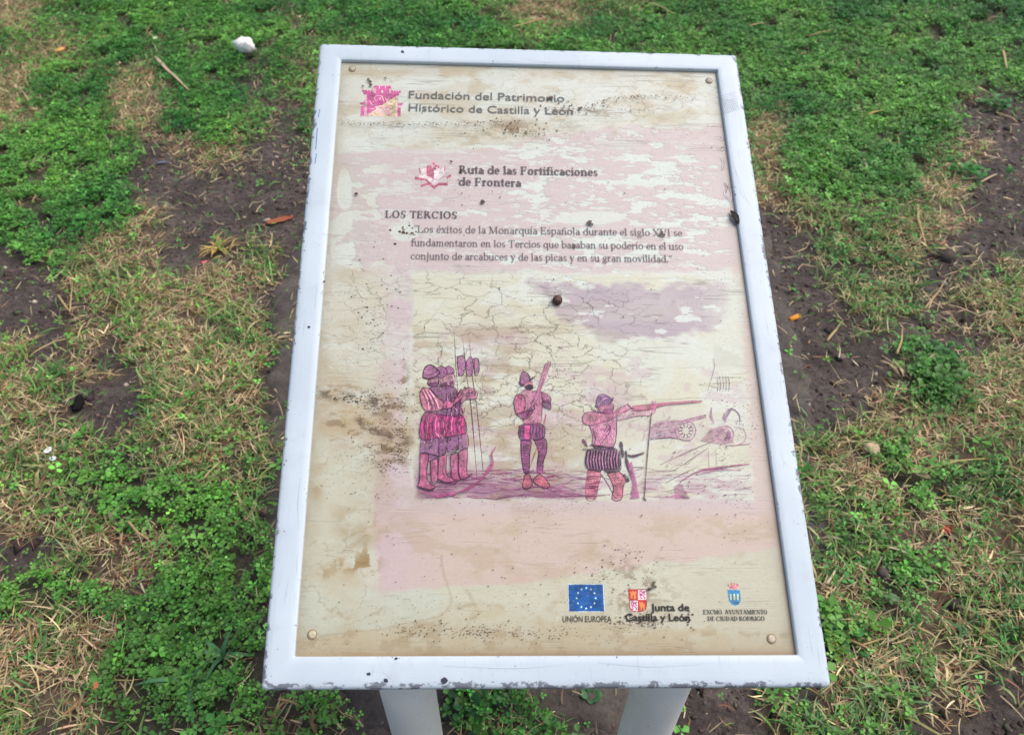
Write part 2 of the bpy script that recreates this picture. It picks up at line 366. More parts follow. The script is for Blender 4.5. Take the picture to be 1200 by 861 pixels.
# ------------------------------------------------------------------ living and dead cover
def sample(n, dens, x0=-3.3, x1=3.3, y0=0.05, y1=5.0, clump=None, cs=9.0):
    P = np.c_[RNG.uniform(x0, x1, n), RNG.uniform(y0, y1, n), np.zeros(n)]
    w = cover(P); d = dens @ w
    if clump is not None:
        d = d * sstep(clump[0], clump[1], fbm(P[:, 0] * cs, P[:, 1] * cs, clump[2], 3))
    q = pix(P); vis = (q[:, 0] > -700) & (q[:, 0] < 1900) & (q[:, 1] > -160) & (q[:, 1] < 3000)
    P = P[(RNG.random(n) < d) & vis]; P[:, 2] = gz(P[:, 0], P[:, 1]); return P
def frames(n, tilt):                         # random local axes whose normal leans up to tilt from vertical
    az = RNG.uniform(0, 2 * np.pi, n); t = np.abs(RNG.normal(0, tilt, n)); ta = RNG.uniform(0, 2 * np.pi, n)
    N = np.c_[np.sin(t) * np.cos(ta), np.sin(t) * np.sin(ta), np.cos(t)]
    A = np.c_[np.cos(az), np.sin(az), np.zeros(n)]; A = A - N * (A * N).sum(1, keepdims=True); A /= np.linalg.norm(A, axis=1, keepdims=True)
    return A, np.cross(N, A), N
def jitter_col(base, n, amt=0.25, hue=0.12):
    c = np.ones((n, 4)); v = np.exp(RNG.normal(0, amt, n))[:, None]
    c[:, :3] = np.asarray(base) * v * np.exp(RNG.normal(0, hue, (n, 3))); return c
def clover(name, P, size, height, cols, mat):
    n = len(P); A, Bv, N = frames(n, 0.38)
    hmap = 0.35 + 1.2 * fbm(P[:, 0] * 11, P[:, 1] * 11, 41, 3)
    C = P + np.c_[np.zeros(n), np.zeros(n), height * hmap * np.sqrt(RNG.random(n)) + 0.004]
    s = size * np.exp(RNG.normal(-0.05, 0.34, n))
    V = []; K = []
    for j in range(3):
        a = j * 2.094 + RNG.normal(0, 0.15, n)
        D = A * np.cos(a)[:, None] + Bv * np.sin(a)[:, None]; E = -A * np.sin(a)[:, None] + Bv * np.cos(a)[:, None]
        up = RNG.normal(0.12, 0.22, n)[:, None]
        S_ = s[:, None]
        V += [C + D * S_ * 0.06, C + D * S_ * 0.62 + E * S_ * 0.40 + N * S_ * (0.14 + up * 0.6), C + D * S_ * 1.02 + N * S_ * up, C + D * S_ * 0.62 - E * S_ * 0.40 + N * S_ * (0.14 + up * 0.6)]
        K += [cols] * 4
    V = np.stack(V, 1).reshape(-1, 3); K = np.stack(K, 1).reshape(-1, 4)
    i0 = np.arange(n * 3)[:, None] * 4
    f = np.concatenate([i0 + [0, 1, 2], i0 + [0, 2, 3]], 1).reshape(-1, 3)
    return big_mesh(name, V, f, K, mat, False, 'stuff')
def blades(name, P, length, width, cols, mat, lean, flat=0.0):
    n = len(P); az = RNG.uniform(0, 2 * np.pi, n)
    D = np.c_[np.cos(az), np.sin(az), np.zeros(n)]; E = np.c_[-np.sin(az), np.cos(az), np.zeros(n)]
    L = length * np.exp(RNG.normal(0, 0.35, n)); le = np.clip(RNG.normal(lean, 0.25, n), 0.05, 1.52)
    wj = np.exp(RNG.normal(-0.05, 0.38, n))[:, None]
    V = []; p = P + np.c_[np.zeros(n), np.zeros(n), RNG.uniform(0.001, 0.008 + flat, n)]; th = le * 0.6
    bb = RNG.normal(0, 0.15, (n, 1)); bend = np.c_[bb * E[:, :1], bb * E[:, 1:2], np.zeros((n, 1))]
    if flat > 0: th = le
    for k, wf in enumerate((0.8, 1.0, 0.75, 0.12)):
        hw = (width * wf * 0.5) * wj
        tw = RNG.normal(0, 0.12, n)[:, None]
        V += [p - E * hw, p + E * hw + np.array([0, 0, 1]) * hw * (0.5 + tw)]
        p = p + (D * np.sin(th)[:, None] + np.array([0, 0, 1]) * np.cos(th)[:, None] + bend * (k - 0.5)) * (L / 3)[:, None]
        th = np.minimum(th + (le * 0.35 if flat == 0 else RNG.normal(0.03, 0.06, n)), 2.0 if flat == 0 else 1.60)
    V = np.stack(V, 1).reshape(-1, 3); V[:, 2] = np.maximum(V[:, 2], gz(V[:, 0], V[:, 1]) + 0.002)
    K = np.repeat(cols, 8, 0)
    i0 = np.arange(n)[:, None] * 8
    f = np.concatenate([i0 + [2 * k, 2 * k + 1, 2 * k + 3, 2 * k + 2] for k in range(3)], 1).reshape(-1, 4)
    return big_mesh(name, V, f, K, mat, False, 'stuff')

#                  C    c    G    g    d    w    s
P = sample(640000, np.array([1.0, .46, .16, .09, .06, .05, .014]), clump=(0.26, 0.44, 61), cs=13)
bl = np.clip(fbm(P[:, 0] * 3, P[:, 1] * 3, 77, 3) * 1.8 - 0.4, 0, 1)[:, None]
cc = jitter_col((1, 1, 1), len(P), 0.36, 0.10)
cc[:, :3] *= lin((60, 120, 52)) * (1 - bl) + lin((114, 168, 72)) * bl
clover('clover_cover', P, 0.0088, 0.034, cc, M_LEAF)
P = sample(420000, np.array([.06, .22, 1.0, .80, .30, .05, .016]), clump=(0.24, 0.48, 62), cs=14)
cc = jitter_col(lin((108, 148, 76)), len(P), 0.32, 0.12)
y_ = RNG.random(len(P)) < 0.34; cc[y_, :3] = jitter_col(lin((176, 168, 118)), int(y_.sum()), 0.22, 0.1)[:, :3]
blades('green_grass', P, 0.036, 0.0030, cc, M_LEAF, 1.12)
P = sample(640000, np.array([.05, .34, .42, .80, 1.0, .55, .028]), clump=(0.27, 0.54, 63), cs=12)
cc = jitter_col(lin((206, 184, 142)), len(P), 0.32, 0.06)
y_ = RNG.random(len(P)) < 0.30; cc[y_, :3] = jitter_col(lin((150, 116, 82)), int(y_.sum()), 0.25, 0.1)[:, :3]
blades('dry_grass', P, 0.032, 0.0022, cc, M_STRAW, 1.44, 0.014)
# soil crumbs and pale chips
P = sample(120000, np.array([.0, .12, .08, .15, .2, .6, .9]))
n = len(P); s_ = 0.0030 * np.exp(RNG.normal(0, 0.65, n))
oc = np.array([[1, 0, 0], [0, 1, 0], [-1, 0, 0], [0, -1, 0], [0, 0, .8], [0, 0, -.6]])
V = P[:, None] + (oc[None] * np.exp(RNG.normal(0, 0.3, (n, 6, 1)))) * s_[:, None, None]
of = np.array([[0, 1, 4], [1, 2, 4], [2, 3, 4], [3, 0, 4], [1, 0, 5], [2, 1, 5], [3, 2, 5], [0, 3, 5]])
f = (np.arange(n)[:, None, None] * 6 + of[None]).reshape(-1, 3)
cc = jitter_col(lin((84, 72, 66)), n, 0.35, 0.08); y_ = RNG.random(n) < 0.06; cc[y_, :3] = jitter_col(lin((186, 170, 148)), int(y_.sum()), 0.2, .05)[:, :3]
big_mesh('soil_crumbs', V.reshape(-1, 3), f, np.repeat(cc, 6, 0), M_STONE, False, 'stuff')
exec_board = True

# ================================================================== the information board
BASE = np.array([BO[0] + 0.01, BO[1] + 0.06, 0.0])
board = empty('information_board', BASE)
tag(board, 'weathered information board with faded pink print in a chipped pale frame on two posts', 'information board')
BM = Matrix(((BU[0], BV[0], BN[0], BO[0]), (BU[1], BV[1], BN[1], BO[1]), (BU[2], BV[2], BN[2], BO[2]), (0, 0, 0, 1)))
BL = Matrix.Translation(-Vector(BASE)) @ BM

# frame: one rounded profile swept round the rectangle; alpha of the colour says how near a worn arris is
def ring_pts(off, z):
    ex_ = 0.0035 * max(0.0, 1 - off / (FRW - 0.002)); hw, h0, h1 = BW / 2 - off + ex_, off - ex_, BH - off
    r = max(0.0015, 0.006 - off); out_ = []; nseg = 60
    cs = ((hw - r, h1 - r, 0), (-hw + r, h1 - r, 90), (-hw + r, h0 + r, 180), (hw - r, h0 + r, 270))
    arcs = []
    for cx_, cy_, a0 in cs:
        arcs.append([(cx_ + r * math.cos(math.radians(a0 + t * 22.5)), cy_ + r * math.sin(math.radians(a0 + t * 22.5))) for t in range(5)])
    for i in range(4):
        out_ += arcs[i]; a = arcs[i][-1]; b = arcs[(i + 1) % 4][0]
        for t in range(1, nseg): out_.append((a[0] + (b[0] - a[0]) * t / nseg, a[1] + (b[1] - a[1]) * t / nseg))
    return np.array([(x, y, z) for x, y in out_])
prof = [(0.010, -0.030, 0), (0.0, -0.030, .2), (0.0, -0.006, .55), (0.0006, -0.0035, 1.0), (0.002, -0.0012, 1.0), (0.0045, -0.0002, .75), (0.010, 0.0, 0.12), (0.016, 0.0003, 0.0), (0.024, 0.0, .1), (FRW - 0.002, -0.0002, .45), (FRW - 0.0005, -0.0010, .6), (FRW, -0.0025, .3), (FRW, -0.016, 0), (0.010, -0.0165, 0)]
mb = MB(); rr = [ring_pts(o, z) for o, z, _ in prof]; n = len(rr[0])
V = np.concatenate(rr); Fc = []
for k in range(len(rr)):
    k2 = (k + 1) % len(rr)
    for i in range(n): Fc.append([k * n + i, k2 * n + i, k2 * n + (i + 1) % n, k * n + (i + 1) % n][::-1])
mb.add(V, Fc); al = np.repeat([p[2] for p in prof], n)
low = np.clip(1 - V[:, 1] / 0.03, 0, 1) * 0.5; al = np.clip(al * (0.9 + low), 0, 1.5); mb.c[0][:, 3] = al
frame = mb.build('frame', M_FRAME, board, smooth=True, matrix=BL)

# panel, painted as a fine grid: the print colours, the bleached and the stained areas
step = 0.00125
us = np.linspace(-BW / 2 + FRW - 0.004, BW / 2 - FRW + 0.004, int((BW - 2 * FRW) / step)); vs = np.linspace(FRW - 0.004, BH - FRW + 0.004, int((BH - 2 * FRW) / step))
UU, VV = np.meshgrid(us, vs); u = UU.ravel(); v = VV.ravel()
PW = BO[None] + u[:, None] * BU + v[:, None] * BV + PANEL_Z * BN
q = pix(PW); X, Y = q[:, 0], q[:, 1]
def nz(sx, sy, seed, oct=4): return fbm(u * sx, v * sy, seed, oct)
wx = (nz(14, 22, 100, 5) - 0.5); wy = (nz(14, 22, 130, 5) - 0.5)
fx_ = (nz(70, 120, 160, 4) - 0.5); fy_ = (nz(70, 120, 190, 4) - 0.5)
def poly(pts, soft=6, warp=30, fine=10):     # soft mask of a polygon given in photo pixels
    x = X + wx * warp + fx_ * fine; y = Y + wy * warp + fy_ * fine
    inside = np.zeros(len(x), bool); dist = np.full(len(x), 1e9)
    n = len(pts)
    for i in range(n):
        (x0, y0), (x1, y1) = pts[i], pts[(i + 1) % n]
        dx, dy = x1 - x0, y1 - y0
        t = np.clip(((x - x0) * dx + (y - y0) * dy) / (dx * dx + dy * dy), 0, 1)
        dist = np.minimum(dist, np.hypot(x - x0 - t * dx, y - y0 - t * dy))
        cr = ((y0 > y) != (y1 > y)); 
        with np.errstate(divide='ignore', invalid='ignore'): xi = (x1 - x0) * (y - y0) / (y1 - y0) + x0
        inside ^= cr & (x < xi)
    sd_ = np.where(inside, dist, -dist); return sstep(-soft, soft, sd_)
def blob(cx_, cy_, rx, ry, warp=0.5):
    x = (X - cx_) / rx + (wx * 2) * warp; y = (Y - cy_) / ry + (wy * 2) * warp
    return np.exp(-(x * x + y * y))
col = np.tile(lin((213, 211, 195)), (len(u), 1)); peel = np.zeros(len(u)); grime = np.zeros(len(u)); crk = np.zeros(len(u)); grain = np.full(len(u), 0.35)
def lay(c, a): 
    global col
    a = np.clip(a, 0, 1)[:, None]; col = col * (1 - a) + lin(c)[None] * a
CREAM2, MINT, PINK, MAUVE = (196, 190, 158), (219, 223, 212), (206, 186, 183), (179, 161, 167)
# paper: yellower low down, mottled
lay((206, 200, 172), sstep(560, 700, Y) * 0.8)
lay((196, 188, 160), sstep(0.5, 0.75, nz(9, 14, 7)) * 0.45)
lay((182, 152, 108), sstep(0.56, 0.72, fbm(u * 13, v * 26, 401, 6, .62)) * 0.45)
lay(MINT, sstep(0.54, 0.62, nz(16, 30, 23)) * 0.45 * (Y < 330))
# rose field of the print
top = poly([(380, 184), (470, 172), (560, 176), (650, 158), (760, 150), (830, 140), (960, 140), (960, 316), (480, 318), (482, 345), (480, 420), (470, 470), (476, 520), (490, 586), (960, 586), (960, 640), (905, 640), (760, 664), (640, 676), (445, 694), (437, 600), (440, 500), (446, 420), (452, 330), (420, 318), (380, 300)], 3, 14, 8)
blotch = 1 - 0.55 * sstep(0.48, 0.62, nz(22, 34, 343)) * sstep(500, 470, X) * (Y > 310) * (Y < 600)
lay(PINK, top * 0.95 * blotch)
lay((212, 186, 166), top * sstep(586, 612, Y) * 0.75 * (0.45 + 0.55 * sstep(440, 540, X)))
lay((210, 180, 184), blob(455, 630, 30, 60) * 0.5)
strip = poly([(858, 310), (960, 310), (960, 640), (884, 590), (872, 430)], 5, 10, 6); lay((212, 188, 178), strip * 0.85)
lay((194, 186, 170), poly([(370, 180), (438, 190), (425, 320), (380, 330)], 8, 30, 14) * 0.5)
# drawing's own ground and sky
pic = poly([(484, 322), (868, 322), (884, 584), (488, 584)], 3, 9, 7) * sstep(905, 850, X + 30 * fx_)
lay((212, 208, 182), pic * 0.9)
lay(MINT, pic * sstep(0.50, 0.58, nz(12, 34, 29)) * 0.55)
lay((150, 96, 128), pic * sstep(528, 572, Y) * sstep(710, 650, X) * (0.6 + 0.4 * sstep(0.35, 0.6, nz(20, 50, 31))) * 1.15)
lay((176, 120, 146), pic * sstep(545, 585, Y) * sstep(640, 720, X) * sstep(0.40, 0.62, nz(20, 60, 37)) * 0.65)
lay((168, 140, 130), pic * blob(590, 460, 45, 60) * sstep(0.4, 0.65, nz(40, 70, 39)) * 0.75)
lay((178, 128, 150), pic * (blob(700, 470, 40, 28) + blob(555, 545, 60, 40) + blob(760, 570, 70, 12) + blob(545, 395, 22, 12) + blob(600, 400, 22, 12)) * sstep(0.36, 0.6, nz(36, 60, 43)) * 0.5)
lay((186, 170, 172), pic * blob(790, 500, 70, 16) * 0.35)
# mauve wash right of the middle
mv = poly([(618, 336), (650, 330), (740, 335), (856, 331), (858, 372), (840, 390), (780, 398), (728, 392), (690, 378), (655, 372)], 5, 26, 14)
lay(MAUVE, mv * (0.80 + 0.20 * sstep(0.35, 0.6, nz(12, 40, 333))) * sstep(900, 800, X)); mfl = mv * sstep(0.655, 0.67, fbm(u * 24, v * 80, 337, 5, .6)); lay(MINT, mfl * 0.85)
lay((150, 118, 132), blob(775, 352, 22, 8) * sstep(.5, .7, nz(60, 60, 47)) * 0.6)
lay((160, 128, 140), poly([(614, 334), (640, 326), (636, 352), (616, 350)], 4, 30, 14) * 0.35)
lay((160, 140, 132), poly([(690, 378), (735, 388), (720, 402), (700, 398)], 5, 20, 8) * 0.5)
# bleached flakes, drawn out along the sheet
zone = poly([(430, 176), (660, 160), (840, 190), (845, 316), (460, 320), (440, 260)], 30, 30, 10)
zone = zone * (0.12 + 0.88 * sstep(530, 640, X - (Y - 230) * 0.2))
fl = sstep(0.600, 0.612, fbm(u * 26, v * 88, 53, 6, 0.62) + 0.07 * (zone - 0.55)) * np.clip(zone * 5, 0, 1)
ff = sstep(0.64, 0.66, fbm(u * 70, v * 190, 57, 4, 0.6) + 0.03 * zone) * np.maximum(zone, 0.45 * top * (X < 560) * (Y < 420)) ; fl = np.maximum(fl, ff * 0.8)
lay((215, 220, 208), fl * 0.97); peel = np.maximum(peel, fl)
fl2 = sstep(0.635, 0.645, nz(26, 60, 59, 5) + 0.10 * (blob(410, 300, 34, 55) + blob(420, 390, 40, 30)) ); fl2 = fl2 * sstep(470, 440, X) * (Y < 470)
lay((212, 214, 198), fl2 * 0.9); peel = np.maximum(peel, fl2)
for (a_, b_, c_, d_) in ((402, 298, 13, 12), (400, 338, 10, 9), (404, 222, 8, 22), (472, 272, 16, 9), (690, 256, 42, 7), (535, 402, 0.1, 0.1)):
    m_ = sstep(0.45, 0.6, blob(a_, b_, c_ * 1.35, d_ * 1.35, 0.35)); lay((213, 216, 202), m_ * 0.9); peel = np.maximum(peel, m_)
lay((214, 217, 202), poly([(852, 320), (868, 330), (872, 440), (840, 452), (800, 430), (770, 470), (740, 460), (720, 420), (690, 430), (700, 398), (800, 402), (846, 392)], 5, 26, 12) * 0.6)
lay((186, 184, 166), poly([(838, 405), (866, 420), (872, 432), (836, 432)], 3, 6, 5) * 0.4)
m_ = poly([(392, 530), (440, 524), (438, 640), (430, 660), (380, 690), (352, 720), (356, 640), (372, 560)], 4, 18, 8); lay((206, 208, 186), m_ * 0.7)
lay((200, 204, 184), poly([(352, 690), (500, 688), (522, 700), (505, 722), (400, 742), (350, 744)], 4, 16, 6) * 0.6)
# brown water marks
def tide(n_, th, w_, c, a): lay(c, np.exp(-((n_ - th) / w_) ** 2) * a)
n1_ = fbm(u * 18, v * 34, 201, 5, .55); tide(n1_, 0.57, 0.010, (168, 148, 108), 0.55 * sstep(190, 150, Y)); lay((210, 213, 198), sstep(0.57, 0.59, n1_) * 0.7 * sstep(190, 150, Y))
n2_ = fbm(u * 16, v * 26, 211, 5, .55); lm = sstep(470, 440, X) * sstep(300, 340, Y); tide(n2_, 0.55, 0.010, (160, 138, 98), 0.5 * lm); lay((196, 180, 146), sstep(0.55, 0.45, n2_) * 0.35 * lm)
n3_ = fbm(u * 22, v * 70, 221, 5, .6); lay((172, 148, 112), sstep(0.49, 0.64, n3_) * 0.6 * pic * sstep(330, 420, Y) * sstep(760, 640, X)); lay((196, 160, 170), sstep(0.55, 0.64, fbm(u * 30, v * 60, 231, 5, .6)) * 0.4 * pic * sstep(380, 440, Y))
lay((186, 160, 120), sstep(0.52, 0.66, fbm(u * 20, v * 40, 241, 5, .6)) * 0.4 * sstep(590, 620, Y) * sstep(700, 660, Y))
def ringmark(pts, wpx, c, a):
    global col
    x = X + wx * 16 + fx_ * 4; y = Y + wy * 16 + fy_ * 4; d_ = np.full(len(x), 1e9)
    for (x0, y0), (x1, y1) in zip(pts[:-1], pts[1:]):
        dx, dy = x1 - x0, y1 - y0; t = np.clip(((x - x0) * dx + (y - y0) * dy) / (dx * dx + dy * dy), 0, 1); d_ = np.minimum(d_, np.hypot(x - x0 - t * dx, y - y0 - t * dy))
    lay(c, np.exp(-(d_ / wpx) ** 2) * a * (0.5 + nz(60, 60, 71)))
ringmark([(372, 741), (400, 741), (430, 739), (455, 735), (480, 729), (500, 725), (513, 720), (520, 713), (524, 705), (525, 696), (522, 682), (519, 668), (518, 650)], 1.4, (150, 128, 90), 0.38)
ringmark([(545, 740), (556, 712), (545, 690)], 3, (160, 138, 98), 0.3)
for (a_, b_, c_, d_, o_) in ((412, 612, 16, 20, .75), (372, 575, 8, 16, .8), (428, 634, 12, 10, .6), (455, 560, 40, 60, .30), (395, 480, 60, 40, .42), (455, 500, 34, 26, .55), (620, 540, 60, 40, .3), (600, 590, 140, 14, .25), (380, 440, 24, 34, .3), (690, 662, 60, 20, .3), (560, 745, 220, 14, .35), (700, 720, 70, 18, .2)):
    lay((166, 138, 92), blob(a_, b_, c_, d_) * sstep(0.36, 0.62, nz(34, 50, int(a_))) * o_)
for (a_, b_, c_, d_) in ((410, 662, 26, 10), (372, 672, 14, 6), (428, 655, 14, 16)):
    lay((158, 122, 62), blob(a_, b_, c_, d_) * sstep(0.52, 0.60, nz(110, 110, 85)) * 0.85)
lay((182, 160, 118), sstep(0.50, 0.68, nz(24, 46, 91)) * sstep(190, 110, Y) * 0.45); lay((190, 172, 136), sstep(0.5, 0.66, nz(20, 40, 93)) * sstep(470, 400, X) * 0.35)
for (a_, b_, c_, d_) in ((655, 85, 18, 6), (798, 103, 14, 7), (535, 84, 22, 5), (772, 140, 20, 6), (470, 85, 26, 5), (590, 152, 50, 12)):
    lay((180, 156, 112), blob(a_, b_, c_, d_) * 0.6)
# browner paper below the tide line, rusty bleeding left of the figures
lowz = poly([(346, 744), (400, 742), (460, 736), (512, 724), (530, 706), (560, 700), (620, 720), (760, 735), (940, 745), (940, 775), (340, 775)], 4, 16, 8)
lay((196, 180, 144), lowz * (0.25 + 0.35 * sstep(0.4, 0.6, nz(30, 60, 411)))); lay((148, 118, 72), lowz * sstep(0.56, 0.66, fbm(u * 60, v * 90, 413, 5, .6)) * 0.35)
lft = poly([(376, 450), (440, 458), (484, 470), (486, 545), (440, 540), (400, 520), (372, 500)], 14, 60, 24)
lay((186, 160, 116), lft * (0.2 + 0.5 * sstep(0.42, 0.6, fbm(u * 26, v * 50, 421, 5, .6)))); lay((112, 82, 46), lft * sstep(0.57, 0.66, fbm(u * 34, v * 90, 423, 6, .65)) * 0.55)
strk_ = np.exp(-((Y - 468 - (X - 400) * 0.10 + wx * 22 + fy_ * 10) / 3.2) ** 2) * sstep(370, 380, X) * sstep(490, 440, X) * sstep(0.42, 0.56, fbm(u * 60, v * 90, 425, 4, .6)); lay((78, 58, 38), strk_ * 0.85)
strk2 = np.exp(-((Y - 500 - (X - 440) * 0.42 + wx * 26 + fy_ * 12) / 4.0) ** 2) * sstep(410, 424, X) * sstep(492, 470, X) * sstep(0.44, 0.58, fbm(u * 60, v * 90, 427, 4, .6)); lay((84, 62, 38), strk2 * 0.85)
for (a_, b_, c_, d_) in ((474, 452, 7, 34), (440, 522, 26, 7), (470, 536, 14, 10), (730, 690, 40, 26), (746, 726, 40, 8), (600, 152, 40, 9), (690, 131, 26, 5)):
    lay((120, 92, 54), blob(a_, b_, c_, d_, 1.0) * sstep(0.50, 0.60, fbm(u * 90, v * 130, 431, 5, .65)) * 0.8)
# dirt that has settled against the frame
ed = np.minimum.reduce([(u + BW / 2 - FRW), (BW / 2 - FRW - u) , (BH - FRW - v)]); edb = v - FRW
lay((150, 140, 120), np.exp(-np.maximum(ed, 0) / 0.008) * 0.65 * (0.5 + nz(40, 40, 441)))
lay((118, 84, 60), np.exp(-np.maximum(BW / 2 - FRW - u, 0) / 0.004) * sstep(330, 520, Y) * 0.6)
lay((104, 66, 40), np.exp(-np.maximum(edb, 0) / 0.003) * 0.85 * sstep(330, 560, X) ); lay((160, 134, 96), np.exp(-np.maximum(edb, 0) / 0.016) * 0.7)
# where specks gather, where the varnish is crazed
for (a_, b_, c_, d_, o_) in ((440, 500, 50, 40, .55), (395, 466, 40, 10, .8), (455, 470, 30, 60, .4), (465, 540, 30, 20, .5), (472, 272, 18, 10, .9), (560, 742, 120, 10, .6), (740, 727, 40, 8, 1.0), (720, 660, 60, 20, .6), (590, 148, 60, 14, .8), (640, 470, 40, 60, .3), (600, 580, 200, 20, .4), (700, 130, 100, 8, .5), (430, 370, 30, 60, .5), (860, 470, 30, 200, .25), (830, 560, 60, 40, .35)):
    grime += blob(a_, b_, c_, d_, 1.1) * o_ * (0.4 + 1.1 * sstep(0.42, 0.62, fbm(u * 40, v * 90, 251, 4, .6)))
grime += 0.30 * sstep(0.5, 0.7, nz(8, 12, 97))
crk = np.clip(pic * sstep(330, 360, Y) * sstep(545, 480, Y) * sstep(800, 690, X) + blob(560, 340, 90, 20) + 0.7 * blob(430, 370, 50, 60) + 0.45 * blob(720, 120, 150, 40) + .3 * blob(800, 250, 60, 60), 0, 1)
grain = np.clip(0.35 + 0.4 * sstep(200, 120, Y) + 0.5 * pic * (Y < 470), 0, 1)
nu, nv = len(us), len(vs); idx = np.arange(nu * nv).reshape(nv, nu)
faces = np.stack([idx[:-1, :-1], idx[:-1, 1:], idx[1:, 1:], idx[1:, :-1]], -1).reshape(-1, 4)
panel = big_mesh('printed_panel', np.c_[u, v, np.full(len(u), PANEL_Z)], faces, np.c_[col * np.array([0.86, 0.885, 0.895]), peel], M_PANEL, True)
at = panel.data.color_attributes.new('Mask', 'FLOAT_COLOR', 'POINT')
at.data.foreach_set('color', np.c_[crk, np.clip(grime, 0, 1.6), grain, np.ones(len(u))].astype(np.float32).ravel())
panel.parent = board; panel.matrix_local = BL
mb = MB(); hx, y0_, y1_ = BW / 2 - 0.012, 0.012, BH - 0.012
bx = np.array([(x, y, z) for z in (-0.0290, -0.0170) for x, y in ((-hx, y0_), (hx, y0_), (hx, y1_), (-hx, y1_))])
mb.add(bx, [[3, 2, 1, 0], [4, 5, 6, 7], [0, 1, 5, 4], [1, 2, 6, 5], [2, 3, 7, 6], [3, 0, 4, 7]]); mb.build('backing_board', M_POST, board, matrix=BL)

# ------------------------------------------------------------------ ink: flat shapes a hair above the sheet
class Ink:
    def __init__(s, ox=0, oy=0, sc=1): s.mb = MB(); s.ox, s.oy, s.sc = ox, oy, sc; s.k = 0
    def at(s, ox, oy, sc): s.ox, s.oy, s.sc = ox, oy, sc; return s
    def z(s): s.k += 1; return PANEL_Z + 0.00012 + s.k * 0.0000035
    def p(s, pts): return np.array([B(s.ox + x / s.sc, s.oy + y / s.sc) for x, y in pts])
    def fill(s, pts, c, a=1.0):
        q = s.p(pts); z = s.z(); n = len(q)
        area = 0.5 * np.sum(q[:, 0] * np.roll(q[:, 1], -1) - np.roll(q[:, 0], -1) * q[:, 1])
        f = list(range(n)); f = f if area > 0 else f[::-1]
        s.mb.add(np.c_[q, np.full(n, z)], [f], lin(c), a)
    def line(s, pts, wpx, c, a=1.0, taper=True):      # width in photo pixels
        q = s.p(pts)
        if len(q) > 2:                                # round the polyline
            t = np.arange(len(q)); tt = np.linspace(0, len(q) - 1, (len(q) - 1) * 4 + 1)
            pm = np.vstack([2 * q[0] - q[1], q, 2 * q[-1] - q[-2]]); o = []
            for x in tt:
                i = min(int(x), len(q) - 2); f = x - i; a0, a1, a2, a3 = pm[i], pm[i + 1], pm[i + 2], pm[i + 3]
                o.append(0.5 * (2 * a1 + (a2 - a0) * f + (2 * a0 - 5 * a1 + 4 * a2 - a3) * f * f + (3 * a1 - a0 - 3 * a2 + a3) * f ** 3))
            q = np.array(o)
        d = np.gradient(q, axis=0); d /= np.maximum(np.linalg.norm(d, axis=1, keepdims=True), 1e-9); nrm = np.c_[-d[:, 1], d[:, 0]]
        n = len(q); t = np.linspace(0, 1, n); wf = (0.55 + 0.45 * np.sin(np.pi * np.clip(t, 0.05, 0.95))) if taper else np.ones(n)
        wf = wf * (0.55 + 0.9 * vnoise(t * n * 0.45 + s.k * 7.7, np.full(n, s.k * 1.3), 3))
        hw = (0.5 * wpx * 0.00112 * wf)[:, None]; z = s.z()
        V = np.concatenate([np.c_[q - nrm * hw, np.full(n, z)], np.c_[q + nrm * hw, np.full(n, z)]])
        s.mb.add(V, [[i, i + 1, n + i + 1, n + i] for i in range(n - 1)], lin(c), a)
    def shape(s, pts, c, oc=None, ow=0.7, a=0.64):
        s.fill(pts, c, a); xs_ = [p[0] for p in pts]; ys_ = [p[1] for p in pts]; cd = np.array(c, float); sc_ = s.sc
        def ins(x, y):
            o = False
            for (xa, ya), (xb, yb) in zip(pts, list(pts[1:]) + [pts[0]]):
                if (ya > y) != (yb > y) and x < (xb - xa) * (y - ya) / (yb - ya) + xa: o = not o
            return o
        for _ in range(int(6 + (max(xs_) - min(xs_)) * (max(ys_) - min(ys_)) / sc_ ** 2 * 0.10)):
            x, y = rd.uniform(min(xs_), max(xs_)), rd.uniform(min(ys_), max(ys_)); l = rd.uniform(1.2, 4.2) * sc_; t_ = rd.gauss(1.25, .35); x1_, y1_ = x + l * math.cos(t_), y + l * math.sin(t_)
            if ins(x, y) and ins(x1_, y1_): s.line([(x, y), ((x + x1_) / 2 + rd.uniform(-.4, .4) * sc_, (y + y1_) / 2), (x1_, y1_)], rd.uniform(.35, .8), tuple(cd * rd.choice((.55, .65, .8)) if rd.random() < .68 else np.minimum(cd * 1.18 + 14, 255)), rd.uniform(.45, .8))
        if oc is not None: s.line(list(pts) + [pts[0]], ow * 0.95 + .1, oc, 0.92, False)
    def disc(s, cx_, cy_, r, c, a=1.0, ry=None, n=14):
        ry = ry or r; s.fill([(cx_ + r * math.cos(2 * math.pi * i / n), cy_ + ry * math.sin(2 * math.pi * i / n)) for i in range(n)], c, a)
    def circ(s, cx_, cy_, r, wpx, c, a=1.0, ry=None, a0=0, a1=360):
        ry = ry or r; s.line([(cx_ + r * math.cos(math.radians(a0 + (a1 - a0) * i / 12)), cy_ + ry * math.sin(math.radians(a0 + (a1 - a0) * i / 12))) for i in range(13)], wpx, c, a, False)
    def build(s, name, mat=None): o = s.mb.build(name, mat or M_INK, panel); return o
